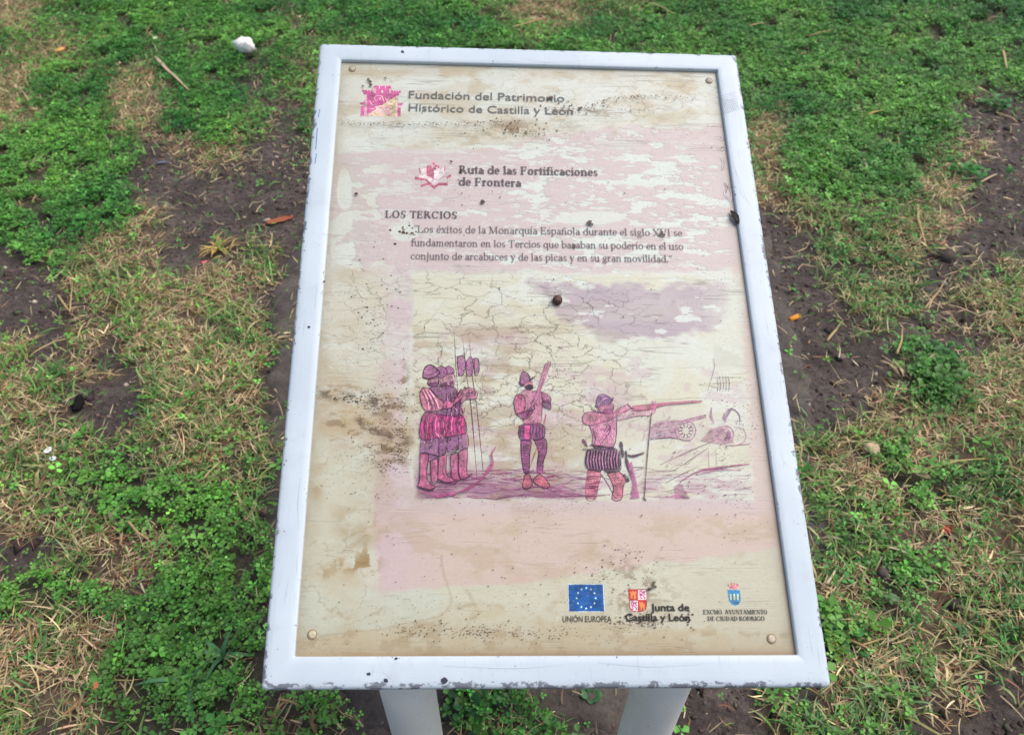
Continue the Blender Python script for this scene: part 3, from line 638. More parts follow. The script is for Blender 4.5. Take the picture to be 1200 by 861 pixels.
# ---- sans lettering from the built-in font
def sans(name, text, x0, y0, x1, y1, cap, c, bold=0.0):
    cu = bpy.data.curves.new(name, 'FONT'); cu.body = text; cu.size = 1; cu.offset = bold; cu.resolution_u = 3
    ob = bpy.data.objects.new(name, cu); COL.objects.link(ob); bpy.context.view_layer.update()
    me = bpy.data.meshes.new_from_object(ob.evaluated_get(bpy.context.evaluated_depsgraph_get()))
    bpy.data.objects.remove(ob)
    co = np.array([vv.co[:] for vv in me.vertices]); fs = [list(p.vertices) for p in me.polygons]; bpy.data.meshes.remove(me)
    a, b = B(x0, y0), B(x1, y1); up = B(x0, y0 - cap) - a; H_ = np.linalg.norm(up); L_ = np.linalg.norm(b - a)
    ex = (b - a) / L_; ey = np.array([-ex[1], ex[0]])
    xs = (co[:, 0] - co[:, 0].min()) / (co[:, 0].max() - co[:, 0].min()) * L_; ys = co[:, 1] / CAPH * H_
    q = a[None] + xs[:, None] * ex + ys[:, None] * ey
    mb = MB(); mb.add(np.c_[q, np.full(len(q), PANEL_Z + 0.0011)], fs, lin(c), 0.95); return mb.build(name, M_TEXT, panel)
def cap_height():
    cu = bpy.data.curves.new('t', 'FONT'); cu.body = 'H'; ob = bpy.data.objects.new('t', cu); COL.objects.link(ob); bpy.context.view_layer.update()
    h = ob.dimensions[1]; bpy.data.objects.remove(ob); bpy.data.curves.remove(cu); return h
CAPH = cap_height()
# ---- serif lettering drawn from stems, hairlines, slabs and two-weight bowls
XH, CH, AS, DS = 0.46, 0.67, 0.70, -0.21
class Glyphs:
    def __init__(s, st, hr): s.s, s.h = st, hr
    def rect(s, x0, y0, x1, y1): s.o.append(('p', [(x0, y0), (x1, y0), (x1, y1), (x0, y1)]))
    def stem(s, x, y0, y1, top=1, bot=1):
        s.rect(x, y0, x + s.s, y1); e = 0.055
        if bot: s.rect(x - e, y0, x + s.s + e, y0 + s.h)
        if top == 1: s.rect(x - e, y1 - s.h, x + s.s + e, y1)
        if top == 2: s.o.append(('p', [(x - 0.07, y1 - 0.05), (x, y1 - 0.09), (x + s.s, y1), (x, y1)]))
    def diag(s, x0, y0, x1, y1, w): s.o.append(('p', [(x0, y0), (x0 + w, y0), (x1 + w, y1), (x1, y1)]))
    def bowl(s, cx, cy, rx, ry, a0=0, a1=360, t=None): s.o.append(('b', cx, cy, rx, ry, a0, a1, t or s.s))
    def ser(s, x, y, w=0.2): s.rect(x - w / 2, y, x + w / 2, y + s.h)
    def get(s, ch):
        s.o = []; S_, h = s.s, s.h; adv = 0.5
        acc = None
        if ch in 'éíóñ': acc = ch; ch = {'é': 'e', 'í': 'ı', 'ó': 'o', 'ñ': 'n'}[ch]
        if ch == ' ': adv = 0.24
        elif ch == 'a': s.bowl(.20, .14, .16, .15); s.bowl(.20, .33, .155, .14, -5, 150); s.rect(.30, 0.04, .30 + S_, .34); s.rect(.30, 0, .46, .04); adv = .45
        elif ch == 'b': s.stem(.07, 0, AS, 2, 0); s.bowl(.27, .23, .21, .24, -150, 150); adv = .50
        elif ch == 'c': s.bowl(.25, .23, .21, .24, 45, 320); s.rect(.34, .32, .34 + S_ * .8, .40); adv = .44
        elif ch == 'd': s.bowl(.24, .23, .20, .24, 30, 330); s.stem(.38, 0, AS, 2, 0); s.rect(.38, 0, .52, h); adv = .52
        elif ch == 'e': s.bowl(.24, .23, .20, .24, 0, 320); s.rect(.07, .22, .43, .22 + h); adv = .45
        elif ch == 'f': s.stem(.10, 0, .55, 0, 1); s.bowl(.27, .54, .17, .16, 40, 180); s.rect(.02, XH - h * 1.5, .31, XH); adv = .31
        elif ch == 'g': s.bowl(.22, .29, .17, .17); s.bowl(.22, -.07, .21, .13); s.rect(.10, .06, .36, .06 + h); s.rect(.34, .40, .48, .44); adv = .47
        elif ch in 'iı':
            s.stem(.08, 0, XH, 2, 1)
            if ch == 'i': s.bowl(.08 + S_ / 2, .61, .06, .06, 0, 360, .06)
            adv = .26
        elif ch == 'j': s.stem(.10, -.10, XH, 2, 0); s.bowl(.02, -.09, .08 + S_, .12, 250, 360); s.bowl(.10 + S_ / 2, .61, .06, .06, 0, 360, .06); adv = .26
        elif ch == 'l': s.stem(.08, 0, AS, 2, 1); adv = .26
        elif ch == 'm':
            s.stem(.07, 0, XH, 2, 1)
            for x in (.32, .57): s.stem(x, 0, .30, 0, 1); s.bowl(x - .10 + S_ / 2, .29, .10 + S_ / 2, .17, 0, 150)
            adv = .76
        elif ch == 'n': s.stem(.07, 0, XH, 2, 1); s.stem(.35, 0, .30, 0, 1); s.bowl(.24 + S_ / 2, .29, .11 + S_ / 2, .17, 0, 150); adv = .53
        elif ch == 'o': s.bowl(.25, .23, .22, .24); adv = .50
        elif ch == 'p': s.stem(.07, DS, XH, 2, 1); s.bowl(.27, .23, .21, .24, -150, 150); adv = .51
        elif ch == 'q': s.bowl(.24, .23, .20, .24, 30, 330); s.stem(.37, DS, XH, 0, 1); adv = .51
        elif ch == 'r': s.stem(.07, 0, XH, 2, 1); s.bowl(.25, .28, .13, .17, 60, 160); s.bowl(.31, .39, .05, .05, 0, 360, .05); adv = .37
        elif ch == 's': s.bowl(.19, .345, .14, .125, 40, 270); s.bowl(.19, .115, .15, .125, -130, 100); s.rect(.28, .34, .28 + h, .44); s.rect(.04, .02, .04 + h, .13); adv = .38
        elif ch == 't': s.stem(.10, .06, .60, 0, 0); s.rect(.01, XH - h * 1.5, .29, XH); s.bowl(.22, .10, .12, .11, 190, 320); adv = .31
        elif ch == 'u': s.stem(.06, .16, XH, 2, 0); s.bowl(.19 + S_ / 2, .17, .13 + S_ / 2, .18, 180, 330); s.stem(.36, 0, XH, 2, 0); s.rect(.36, 0, .51, h); adv = .52
        elif ch == 'v': s.diag(.06, XH, .20, 0, S_ * 1.1); s.diag(.38, XH, .22, 0, h); s.ser(.09, XH - h); s.ser(.39, XH - h, .16); adv = .47
        elif ch == 'x': s.diag(.05, XH, .33, 0, S_ * 1.1); s.diag(.36, XH, .07, 0, h); s.ser(.10, XH - h); s.ser(.38, XH - h, .16); s.ser(.09, 0, .16); s.ser(.38, 0); adv = .48
        elif ch == 'y': s.diag(.05, XH, .20, 0, S_ * 1.1); s.diag(.39, XH, .14, DS, h); s.ser(.09, XH - h); s.ser(.40, XH - h, .16); s.bowl(.10, DS + .03, .05, .05, 0, 360, .05); adv = .47
        elif ch == 'A': s.diag(.30, CH, .52, 0, S_ * 1.1); s.diag(.32, CH, .08, 0, h); s.rect(.17, .22, .50, .22 + h); s.ser(.10, 0, .2); s.ser(.57, 0, .24); adv = .70
        elif ch == 'C': s.bowl(.35, .335, .31, .35, 40, 320); s.rect(.57, .45, .57 + h, .66); adv = .67
        elif ch == 'D': s.stem(.08, 0, CH); s.bowl(.28, .335, .36, .335, -90, 90); s.rect(.08, 0, .29, h); s.rect(.08, CH - h, .29, CH); adv = .70
        elif ch == 'E': s.stem(.08, 0, CH); s.rect(.08, 0, .50, h); s.rect(.08, CH - h, .49, CH); s.rect(.1, .33, .38, .33 + h); s.rect(.50 - h, 0, .52, .17); s.rect(.49 - h, CH - .16, .49, CH); s.rect(.36, .26, .36 + h, .43); adv = .59
        elif ch == 'F': s.stem(.08, 0, CH); s.rect(.08, CH - h, .50, CH); s.rect(.1, .32, .38, .32 + h); s.rect(.50 - h, CH - .17, .50, CH); s.rect(.36, .25, .36 + h, .42); adv = .55
        elif ch == 'G': s.bowl(.35, .335, .31, .35, 40, 330); s.stem(.52, .03, .30, 1, 0); s.rect(.57, .48, .57 + h, .66); adv = .72
        elif ch == 'I': s.stem(.11, 0, CH); adv = .33
        elif ch == 'J': s.stem(.16, .1, CH, 1, 0); s.bowl(.08, .1, .08 + S_, .16, 250, 360); adv = .38
        elif ch == 'L': s.stem(.08, 0, CH); s.rect(.08, 0, .52, h); s.rect(.52 - h, 0, .54, .20); adv = .58
        elif ch == 'M': s.stem(.66, 0, CH); s.rect(.11, 0, .11 + h, CH); s.diag(.10, CH, .36, 0, S_ * 1.1); s.diag(.68, CH, .40, 0, h); s.ser(.12, 0); s.ser(.10, CH - h); adv = .88
        elif ch == 'N': s.rect(.11, 0, .11 + h, CH); s.rect(.57, 0, .57 + h, CH); s.diag(.08, CH, .54, 0, S_ * 1.1); s.ser(.12, 0, .2); s.ser(.58, CH - h, .2); s.ser(.09, CH - h, .14); adv = .71
        elif ch == 'O': s.bowl(.36, .335, .32, .35); adv = .72
        elif ch == 'R': s.stem(.08, 0, CH); s.bowl(.28, .50, .20, .17, -90, 90); s.rect(.1, CH - h, .29, CH); s.rect(.1, .33, .29, .33 + h); s.diag(.27, .34, .50, 0, S_ * 1.1); s.ser(.56, 0, .18); adv = .66
        elif ch == 'S': s.bowl(.26, .50, .19, .18, 40, 270); s.bowl(.26, .17, .20, .18, -130, 100); s.rect(.41, .48, .41 + h, .65); s.rect(.06, .02, .06 + h, .19); adv = .54
        elif ch == 'T': s.stem(.27, 0, CH, 0, 1); s.rect(.04, CH - h, .59, CH); s.rect(.04, CH - .17, .04 + h, CH); s.rect(.59 - h, CH - .17, .59, CH); adv = .62
        elif ch == 'U': s.stem(.10, .22, CH, 1, 0); s.bowl(.34, .23, .24, .25, 180, 360); s.rect(.58 - h, .22, .58, CH); s.ser(.57, CH - h, .2); adv = .70
        elif ch == 'V': s.diag(.06, CH, .29, 0, S_ * 1.1); s.diag(.57, CH, .32, 0, h); s.ser(.11, CH - h, .22); s.ser(.58, CH - h, .2); adv = .68
        elif ch == 'X': s.diag(.06, CH, .48, 0, S_ * 1.1); s.diag(.54, CH, .10, 0, h); s.ser(.11, CH - h, .22); s.ser(.56, CH - h, .2); s.ser(.11, 0, .2); s.ser(.54, 0, .22); adv = .67
        elif ch == 'Y': s.diag(.05, CH, .28, .32, S_ * 1.1); s.diag(.57, CH, .34, .32, h); s.stem(.29, 0, .34, 0, 1); s.ser(.10, CH - h, .22); s.ser(.58, CH - h, .2); adv = .66
        elif ch == '.': s.bowl(.09, .05, .06, .06, 0, 360, .06); adv = .22
        elif ch in '“”':
            for x in (.10, .26): s.bowl(x, .60, .05, .05, 0, 360, .05); s.diag(x - .02, .60, x + (.04 if ch == '“' else -.03), .70 if ch == '“' else .49, .05)
            adv = .36
        if acc == 'é' or acc == 'í' or acc == 'ó':
            x = {'é': .22, 'í': .08, 'ó': .22}[acc]; s.o.append(('p', [(x, .54), (x + .06, .54), (x + .17, .70), (x + .06, .70)]))
        if acc == 'ñ': s.o.append(('p', [(.12, .56), (.38, .60), (.40, .66), (.13, .62)]))
        return s.o, adv
def serif(name, text, x0, y0, x1, y1, cap, c, bold=False, space=0.0):
    g = Glyphs(0.138 if bold else 0.086, 0.055 if bold else 0.046); x = 0; prims = []
    for ch in text:
        o, adv = g.get(ch); off = x
        for pr in o:
            if pr[0] == 'p': prims.append([[(px_ + off, py_) for px_, py_ in pr[1]], [list(range(4))]])
            else:
                _, cx_, cy_, rx, ry, a0, a1, t = pr; ns = 20 if a1 - a0 > 200 else 12
                A_ = [math.radians(a0 + (a1 - a0) * i / ns) for i in range(ns + 1)]; it = max(ry - g.h, 0.001); ir = max(rx - t, 0.001)
                ps = [(off + cx_ + rx * math.cos(a), cy_ + ry * math.sin(a)) for a in A_] + [(off + cx_ + ir * math.cos(a), cy_ + it * math.sin(a)) for a in A_]
                prims.append([ps, [[i, i + 1, ns + 2 + i, ns + 1 + i] for i in range(ns)]])
        x += adv + space
    total = x - space - 0.03
    a, b = B(x0, y0), B(x1, y1); L_ = np.linalg.norm(b - a); H_ = np.linalg.norm(B(x0, y0 - cap) - a); ex = (b - a) / L_; ey = np.array([-ex[1], ex[0]])
    mb = MB()
    for k, (ps, fs) in enumerate(prims):
        ps = np.array(ps); qq = a[None] + (ps[:, :1] / total * L_) * ex + (ps[:, 1:] / CH * H_) * ey
        fl_ = []
        for f in fs:
            pp = qq[f]; ar = np.sum(pp[:, 0] * np.roll(pp[:, 1], -1) - np.roll(pp[:, 0], -1) * pp[:, 1]); fl_.append(f if ar > 0 else f[::-1])
        mb.add(np.c_[qq, np.full(len(qq), PANEL_Z + 0.0011 + (k % 6) * 0.000012)], fl_, lin(c), 0.95)
    return mb.build(name, M_TEXT, panel)
GREY = (98, 98, 98); DK = (92, 80, 84)
sans('lettering', 'Fundación del Patrimonio', 479, 115.6, 661.5, 120, 8.6, GREY, 0.004)
sans('lettering', 'Histórico de Castilla y León', 479, 130.6, 671.5, 135.2, 8.4, GREY, 0.004)
serif('lettering', 'Ruta de las Fortificaciones', 537.5, 203.6, 700.5, 206.6, 9.2, DK, True)
serif('lettering', 'de Frontera', 537, 217.6, 610.5, 219.2, 9.2, DK, True)
serif('lettering', 'LOS TERCIOS', 451, 255.3, 536, 256.6, 8.2, DK, True)
serif('lettering', '“Los éxitos de la Monarquía Española durante el siglo XVI se', 484.5, 272.6, 799.5, 277.2, 8.2, (108, 94, 98))
serif('lettering', 'fundamentaron en los Tercios que basaban su poderío en el uso', 481.5, 288.4, 801, 293, 8.2, (108, 94, 98))
serif('lettering', 'conjunto de arcabuces y de las picas y en su gran movilidad.”', 481, 304, 788, 307.6, 8.2, (108, 94, 98))
sans('lettering', 'UNIÓN EUROPEA', 659.4, 728.4, 716.6, 728.4, 6.9, (66, 56, 44), 0.006)
sans('lettering', 'Junta de', 762.5, 715.4, 808, 715.4, 8.2, (38, 32, 30), 0.025)
sans('lettering', 'Castilla y León', 733, 727, 808.6, 727.1, 8.2, (38, 32, 30), 0.025)
serif('lettering', 'EXCMO. AYUNTAMIENTO', 824, 719.2, 899, 719.2, 5.2, (52, 52, 54), True)
serif('lettering', 'DE CIUDAD RODRIGO', 829, 727, 896, 726.8, 5.2, (52, 52, 54), True)

# ---- castle and lion mark
MG, PK, PEACH, LP = (190, 92, 140), (226, 178, 188), (216, 194, 160), (232, 196, 190)
k = Ink().at(410, 90, 15)
k.fill([(180, 680), (270, 320), (440, 150), (720, 150), (760, 330), (840, 340), (895, 700), (170, 700)], PK, 0.55)
k.fill([(300, 690), (700, 400), (830, 340), (835, 700)], PEACH, 0.95)
k.fill([(300, 672), (300, 320), (240, 315), (235, 270), (215, 265), (215, 232), (400, 240), (400, 285), (455, 290), (455, 205), (425, 200), (425, 165), (720, 165), (720, 205), (690, 210), (690, 290), (730, 290), (720, 245), (895, 250), (895, 285), (870, 290), (865, 330), (820, 345), (720, 400), (460, 570)], MG, 0.95)
for x in (520, 622): k.fill([(x - 7, 160), (x + 7, 160), (x + 7, 210), (x - 7, 210)], LP)
for x in (265, 315, 365, 770, 815, 855): k.fill([(x - 5, 235), (x + 5, 235), (x + 5, 262), (x - 5, 262)], LP)
k.fill([(555, 240), (582, 240), (582, 290), (555, 290)], LP)
k.fill([(160, 455), (268, 455), (268, 498), (195, 495)], MG); k.fill([(192, 522), (262, 522), (250, 682), (192, 682)], MG)
k.fill([(842, 470), (945, 470), (905, 512), (842, 512)], MG); k.fill([(838, 542), (896, 542), (890, 700), (835, 700)], MG)
k.fill([(455, 520), (560, 500), (620, 520), (700, 560), (730, 610), (690, 680), (640, 660), (620, 610), (580, 660), (520, 640), (470, 590)], LP, 0.9)
for ln in ([(440, 420), (450, 350), (560, 345), (600, 440), (640, 480)], [(350, 430), (400, 500), (480, 490)], [(390, 410), (430, 450)], [(430, 385), (470, 440)], [(500, 370), (540, 380), (520, 410)], [(340, 520), (400, 520)], [(340, 570), (420, 565), (460, 520)], [(620, 360), (650, 420), (690, 350)], [(650, 420), (660, 480)]): k.line(ln, 0.8, LP)
for ln in ([(600, 490), (680, 540), (740, 570), (755, 530), (720, 510)], [(470, 600), (520, 655), (590, 665), (620, 600), (680, 610), (700, 660), (730, 640)], [(500, 550), (580, 545), (570, 590)], [(640, 680), (700, 685), (740, 640)]): k.line(ln, 0.7, (200, 110, 130))
k.build('castle_emblem')
# ---- star fort mark
k = Ink().at(480, 182, 18.7); FR = (176, 96, 116); FL = (214, 196, 196)
k.fill([(160, 440), (360, 370), (370, 270), (215, 275), (240, 405)], FL); k.fill([(650, 350), (780, 240), (775, 360), (880, 410), (700, 500)], FL)
k.fill([(130, 470), (360, 400), (660, 400), (890, 420), (660, 520), (545, 680), (430, 590), (360, 520)], FL, 0.9)
k.fill([(118, 470), (380, 530), (545, 680), (545, 750), (420, 650), (240, 700), (250, 650), (400, 600), (330, 545), (260, 555), (118, 530)], FR)
k.fill([(545, 680), (640, 600), (835, 605), (835, 665), (620, 668), (545, 750)], FR); k.fill([(800, 480), (905, 415), (905, 475), (820, 515)], FR)
k.fill([(370, 250), (400, 210), (530, 300), (535, 530), (375, 450)], FR); k.fill([(535, 300), (660, 240), (660, 460), (540, 530)], (218, 204, 202))
k.fill([(205, 285), (230, 285), (245, 405), (222, 400)], FR); k.fill([(765, 235), (785, 235), (778, 355), (755, 345)], FR)
for (x, y, r) in ((515, 170, 38), (450, 245, 32), (570, 230, 46), (630, 250, 34), (550, 280, 40)): k.disc(x, y, r, (214, 140, 156), 0.9); k.disc(x + 6, y + 14, r * .4, (96, 40, 56))
for ln in ([(380, 430), (520, 470)], [(660, 250), (665, 460)], [(545, 530), (640, 450)], [(380, 540), (450, 600), (545, 680)], [(660, 520), (720, 480), (800, 460)], [(260, 560), (250, 640)], [(820, 520), (835, 600)]): k.line(ln, 0.5, (120, 92, 96))
k.build('star_fort_emblem')
# ---- european flag
k = Ink().at(650, 675, 14.35); k.fill([(218, 125), (822, 125), (846, 598), (232, 598)], (190, 204, 206), 0.9); k.fill([(232, 140), (808, 140), (832, 586), (246, 586)], (16, 82, 148), 0.97)
for i in range(12):
    a = math.pi * i / 6; cx_, cy_ = 530 + 160 * math.sin(a), 366 - 172 * math.cos(a); st = []
    for j in range(10): r = (22 if j % 2 == 0 else 9.5); b = math.pi * j / 5; st.append((cx_ + r * math.sin(b), cy_ - r * 1.05 * math.cos(b)))
    k.fill(st, (196, 222, 224))
k.build('blue_flag_emblem')
# ---- quartered shield
k = Ink().at(725, 680, 13.33); RD = (166, 44, 48); OR = (214, 132, 78); WH = (222, 198, 196); PU = (168, 60, 120)
k.fill([(148, 133), (438, 133), (442, 400), (425, 450), (380, 478), (310, 490), (230, 482), (185, 450), (166, 400)], RD)
k.fill([(158, 145), (288, 145), (294, 296), (168, 296)], (190, 62, 54)); k.fill([(302, 145), (430, 145), (434, 300), (302, 298)], WH)
k.fill([(172, 310), (298, 312), (302, 478), (232, 470), (195, 440), (178, 400)], WH); k.fill([(312, 318), (432, 318), (434, 396), (415, 440), (380, 466), (316, 476)], (190, 62, 54))
for (x, y) in ((178, 165), (322, 340)):
    k.fill([(x, y + 25), (x, y), (x + 18, y), (x + 18, y + 12), (x + 36, y + 12), (x + 36, y - 8), (x + 56, y - 8), (x + 56, y + 12), (x + 74, y + 12), (x + 74, y), (x + 94, y), (x + 94, y + 25), (x + 84, y + 40), (x + 88, y + 120), (x + 6, y + 120), (x + 10, y + 40)], OR, 0.95)
    k.fill([(x + 40, y + 75), (x + 58, y + 75), (x + 58, y + 118), (x + 40, y + 118)], (150, 62, 40))
for (x, y) in ((300, 140), (170, 305)):
    for ln in ([(20, 40), (40, 20), (70, 45), (60, 80), (95, 110), (110, 150)], [(60, 80), (40, 110), (60, 130), (35, 145)], [(75, 50), (110, 25), (90, 70), (115, 85)], [(20, 60), (45, 70), (25, 90)]): k.line([(a + x, b + y) for a, b in ln], 0.95, PU, 0.95, False)
k.build('quartered_shield_emblem')
# ---- crowned blue shield
k = Ink().at(815, 675, 12.63); k.fill([(465, 195), (662, 195), (676, 350), (650, 410), (590, 440), (530, 420), (490, 370)], (150, 196, 210), 0.6)
k.fill([(474, 203), (655, 203), (668, 345), (640, 405), (590, 430), (535, 410), (498, 365)], (52, 128, 172))
for x in (522, 574, 626): k.fill([(x - 14, 262), (x + 10, 255), (x + 16, 345), (x - 10, 350)], (206, 206, 150)); k.fill([(x - 22, 355), (x + 22, 355), (x + 22, 366), (x - 22, 366)], (120, 170, 190))
k.fill([(488, 140), (520, 150), (530, 110), (548, 145), (572, 105), (590, 145), (606, 110), (612, 150), (632, 135), (615, 186), (510, 186)], (218, 130, 138))
for (x, y) in ((486, 132), (528, 112), (572, 108), (614, 118), (626, 132)): k.disc(x, y, 13, (186, 92, 104))
k.build('crowned_shield_emblem')

# ---- the drawing of the soldiers
rd = random.Random(5)
k = Ink()
for _ in range(150):
    x = rd.uniform(490, 690); y = rd.uniform(550, 583); l = rd.uniform(8, 40); k.line([(x, y), (min(x + l * .5, 700), y + rd.uniform(-2, 2)), (min(x + l, 715), y + rd.uniform(-3, 3))], rd.uniform(.6, 2.0), rd.choice(((150, 78, 116), (128, 66, 104), (186, 110, 146))), rd.uniform(.25, .55))
for _ in range(60):
    x = rd.uniform(700, 870); y = rd.uniform(545, 583); l = rd.uniform(8, 34); k.line([(x, y), (min(x + l * .5, 878), y + rd.uniform(-2, 1)), (min(x + l, 880), y + rd.uniform(-4, 1))], rd.uniform(.5, 1.2), rd.choice(((170, 110, 140), (150, 96, 126))), rd.uniform(.2, .45))
for (cx_, cy_, rx, ry, n) in ((562, 470, 10, 50, 26), (640, 470, 24, 30, 22), (690, 480, 18, 20, 22), (600, 470, 12, 20, 12), (770, 500, 50, 10, 22)):
    for _ in range(n): x, y = rd.gauss(cx_, rx), rd.gauss(cy_, ry); k.line([(x, y), (x + rd.uniform(-4, 4), y + rd.uniform(3, 9))], rd.uniform(.8, 2.2), rd.choice(((176, 120, 140), (160, 116, 110), (190, 140, 156))), rd.uniform(.2, .4))
tag(k.build('ground_wash_drawing'), kind='stuff')
OL = (72, 28, 60); DP = (104, 48, 88)
k = Ink().at(480, 400, 4.78)
for ln in ([(252, -15), (258, 120), (272, 300), (300, 640)], [(302, 20), (318, 180), (345, 380), (378, 770)], [(336, 15), (352, 200), (375, 360), (412, 726)]): k.line(ln, 1.1, (112, 62, 92), 0.85, True)
for ln in ([(246, -70), (252, -15)], [(294, -40), (302, 20)], [(330, -50), (336, 15)]): k.line(ln, .8, (150, 110, 130), .5)
for pl in ([(265, 85), (300, 82), (314, 125), (302, 182), (276, 190), (270, 150)], [(318, 110), (345, 85), (357, 140), (346, 190), (318, 182)], [(360, 95), (385, 100), (388, 168), (366, 188)]): k.shape(pl, (166, 104, 146), OL, 0.8)
k.shape([(195, 150), (220, 138), (245, 155), (248, 178), (205, 202)], (156, 92, 140), OL, .8)
k.shape([(165, 200), (245, 180), (252, 235), (222, 262), (170, 252)], (206, 146, 164), OL, .6)
k.shape([(148, 152), (175, 138), (200, 150), (212, 180), (180, 206), (158, 195)], (160, 94, 142), OL, .8)
k.shape([(105, 208), (152, 198), (162, 235), (146, 252), (104, 246)], (196, 132, 156), OL, .6); k.fill([(108, 232), (150, 226), (160, 240), (146, 256), (104, 250)], (118, 62, 104), .8); k.line([(132, 214), (148, 211)], .9, OL)
for (x, y) in ((182, 214), (198, 210), (216, 206), (232, 202)): k.line([(x, y), (x + 9, y - 2)], .9, OL)
k.fill([(172, 236), (210, 228), (214, 250), (180, 256)], (132, 74, 116), .7); k.fill([(222, 226), (248, 220), (248, 238), (226, 250)], (132, 74, 116), .7)
k.shape([(74, 202), (78, 165), (95, 138), (122, 132), (150, 150), (168, 176), (150, 196), (110, 210)], (168, 98, 146), OL, 1.1); k.line([(82, 186), (115, 188), (150, 170)], .8, OL); k.line([(74, 204), (110, 212), (150, 198), (172, 170)], 1.3, OL)
k.shape([(290, 280), (330, 258), (376, 280), (372, 322), (320, 326), (288, 348)], (198, 122, 150), OL, .7)
k.shape([(108, 262), (160, 250), (248, 255), (268, 300), (300, 400), (290, 430), (190, 432), (148, 402), (190, 376), (188, 340)], (140, 78, 126), OL, .8)
for x in (205, 228, 250, 272): k.line([(x, 290), (x + 8, 360), (x, 425)], 1.3, OL, .8)
k.shape([(58, 285), (75, 262), (112, 266), (150, 310), (192, 340), (186, 376), (140, 392), (84, 384), (62, 335)], (206, 120, 148), OL, 1.0)
for a, b in (((76, 275), (110, 380)), ((92, 272), (140, 384)), ((112, 275), (165, 378))): k.line([a, ((a[0] + b[0]) / 2 + 8, (a[1] + b[1]) / 2), b], 1.2, (236, 178, 186)); k.line([(a[0] - 8, a[1]), ((a[0] + b[0]) / 2, (a[1] + b[1]) / 2 + 6), (b[0] - 10, b[1])], .8, DP)
k.shape([(190, 340), (215, 332), (242, 340), (270, 300), (290, 268), (298, 312), (256, 350), (232, 372), (190, 376)], (206, 116, 146), OL, .9)
k.shape([(70, 420), (100, 395), (170, 410), (250, 420), (292, 415), (318, 470), (312, 520), (250, 532), (180, 540), (110, 552), (64, 545), (55, 500)], (178, 62, 126), OL, 1.0)
for i, x in enumerate(range(72, 312, 15)): k.line([(x + 6, 418), (x - 3, 470), (x + 3, 540 - (x - 70) * 0.08)], 1.5 if i % 2 else 1.0, ((214, 70, 128), (98, 36, 92), (226, 104, 150))[i % 3], .95)
k.shape([(64, 552), (112, 552), (160, 542), (166, 600), (162, 640), (108, 672), (60, 626)], (150, 92, 140), OL, .7); k.shape([(166, 545), (212, 540), (208, 622), (166, 640)], (146, 84, 136), OL, .7); k.shape([(214, 540), (270, 530), (272, 605), (212, 620)], (148, 88, 138), OL, .7); k.shape([(274, 528), (322, 520), (326, 600), (276, 606)], (164, 108, 146), OL, .6)
for pl in ([(60, 630), (105, 632), (96, 740), (110, 790), (143, 820), (110, 833), (48, 815), (55, 780)], [(118, 674), (156, 662), (156, 782), (124, 786)], [(164, 646), (206, 640), (206, 742), (263, 780), (250, 796), (165, 786), (158, 768)], [(228, 642), (270, 626), (271, 742), (286, 776), (240, 772)], [(274, 622), (322, 605), (321, 742), (352, 740), (302, 772), (278, 760)]): k.shape(pl, (192, 104, 136), OL, .9)
for ln in ([(48, 815), (110, 832), (143, 822)], [(158, 770), (200, 790), (262, 784)], [(60, 628), (106, 630), (165, 645)], [(205, 640), (270, 625)]): k.line(ln, 1.6, (70, 30, 60))
k.line([(200, 655), (185, 720), (200, 760)], .7, DP)
k.line([(482, 592), (458, 635), (462, 690), (400, 772), (340, 816), (262, 850), (150, 870)], 3.6, (164, 74, 116), .75); k.line([(40, 830), (130, 856), (240, 846)], 2.4, (170, 96, 130), .5)
for _ in range(95):
    x, y = rd.uniform(70, 315), rd.uniform(255, 610); a = rd.gauss(1.4, .5); l = rd.uniform(10, 38); k.line([(x, y), (x + l * .5 * math.cos(a) + rd.uniform(-4, 4), y + l * .5 * math.sin(a)), (x + l * math.cos(a), y + l * math.sin(a))], rd.uniform(.5, 1.0), rd.choice((OL, OL, DP, (222, 150, 176))), .8)
for _ in range(26):
    x, y = rd.uniform(108, 245), rd.uniform(205, 250); k.line([(x, y), (x + rd.uniform(-8, 8), y + rd.uniform(4, 14))], .7, OL, .8)
for _ in range(34):
    x, y = rd.choice(((62, 104), (122, 155), (166, 204), (232, 268), (278, 320)))[0] + rd.uniform(0, 38), rd.uniform(640, 770); k.line([(x, y), (x + rd.uniform(-3, 6), y + rd.uniform(14, 40))], .6, (150, 52, 96), .7)
for (x, y) in ((258, 285), (280, 300), (340, 285), (360, 292), (325, 300)): k.circ(x, y, 10, .8, OL, .8)
k.build('pikemen_drawing')
k = Ink().at(590, 420, 5.386)
k.line([(212, 560), (190, 620), (168, 690)], 1.4, (150, 96, 82)); k.line([(268, 352), (255, 412)], 2.2, (160, 84, 110))
k.shape([(110, 515), (172, 515), (166, 600), (160, 716), (130, 716), (112, 610)], (146, 66, 124), OL, .9); k.shape([(195, 515), (262, 505), (273, 580), (252, 650), (246, 716), (212, 716), (216, 640), (221, 590)], (146, 66, 124), OL, .9)
for y in range(530, 705, 16): k.line([(118, y), (140, y + 6), (162, y - 4)], .55, (104, 42, 92)); k.line([(212 + (y - 520) * .04, y), (235, y + 5), (258, y - 6)], .55, (104, 42, 92))
k.shape([(132, 735), (165, 735), (181, 800), (150, 821), (122, 812)], (200, 108, 122), OL, 1.0); k.shape([(215, 735), (240, 735), (293, 800), (262, 819), (188, 776)], (200, 108, 122), OL, 1.0)
k.line([(130, 720), (166, 718)], 1.8, (60, 26, 56)); k.line([(212, 720), (246, 718)], 1.8, (60, 26, 56)); k.line([(124, 815), (152, 822), (178, 806)], 1.4, (70, 28, 50)); k.line([(200, 790), (262, 820), (292, 804)], 1.4, (70, 28, 50))
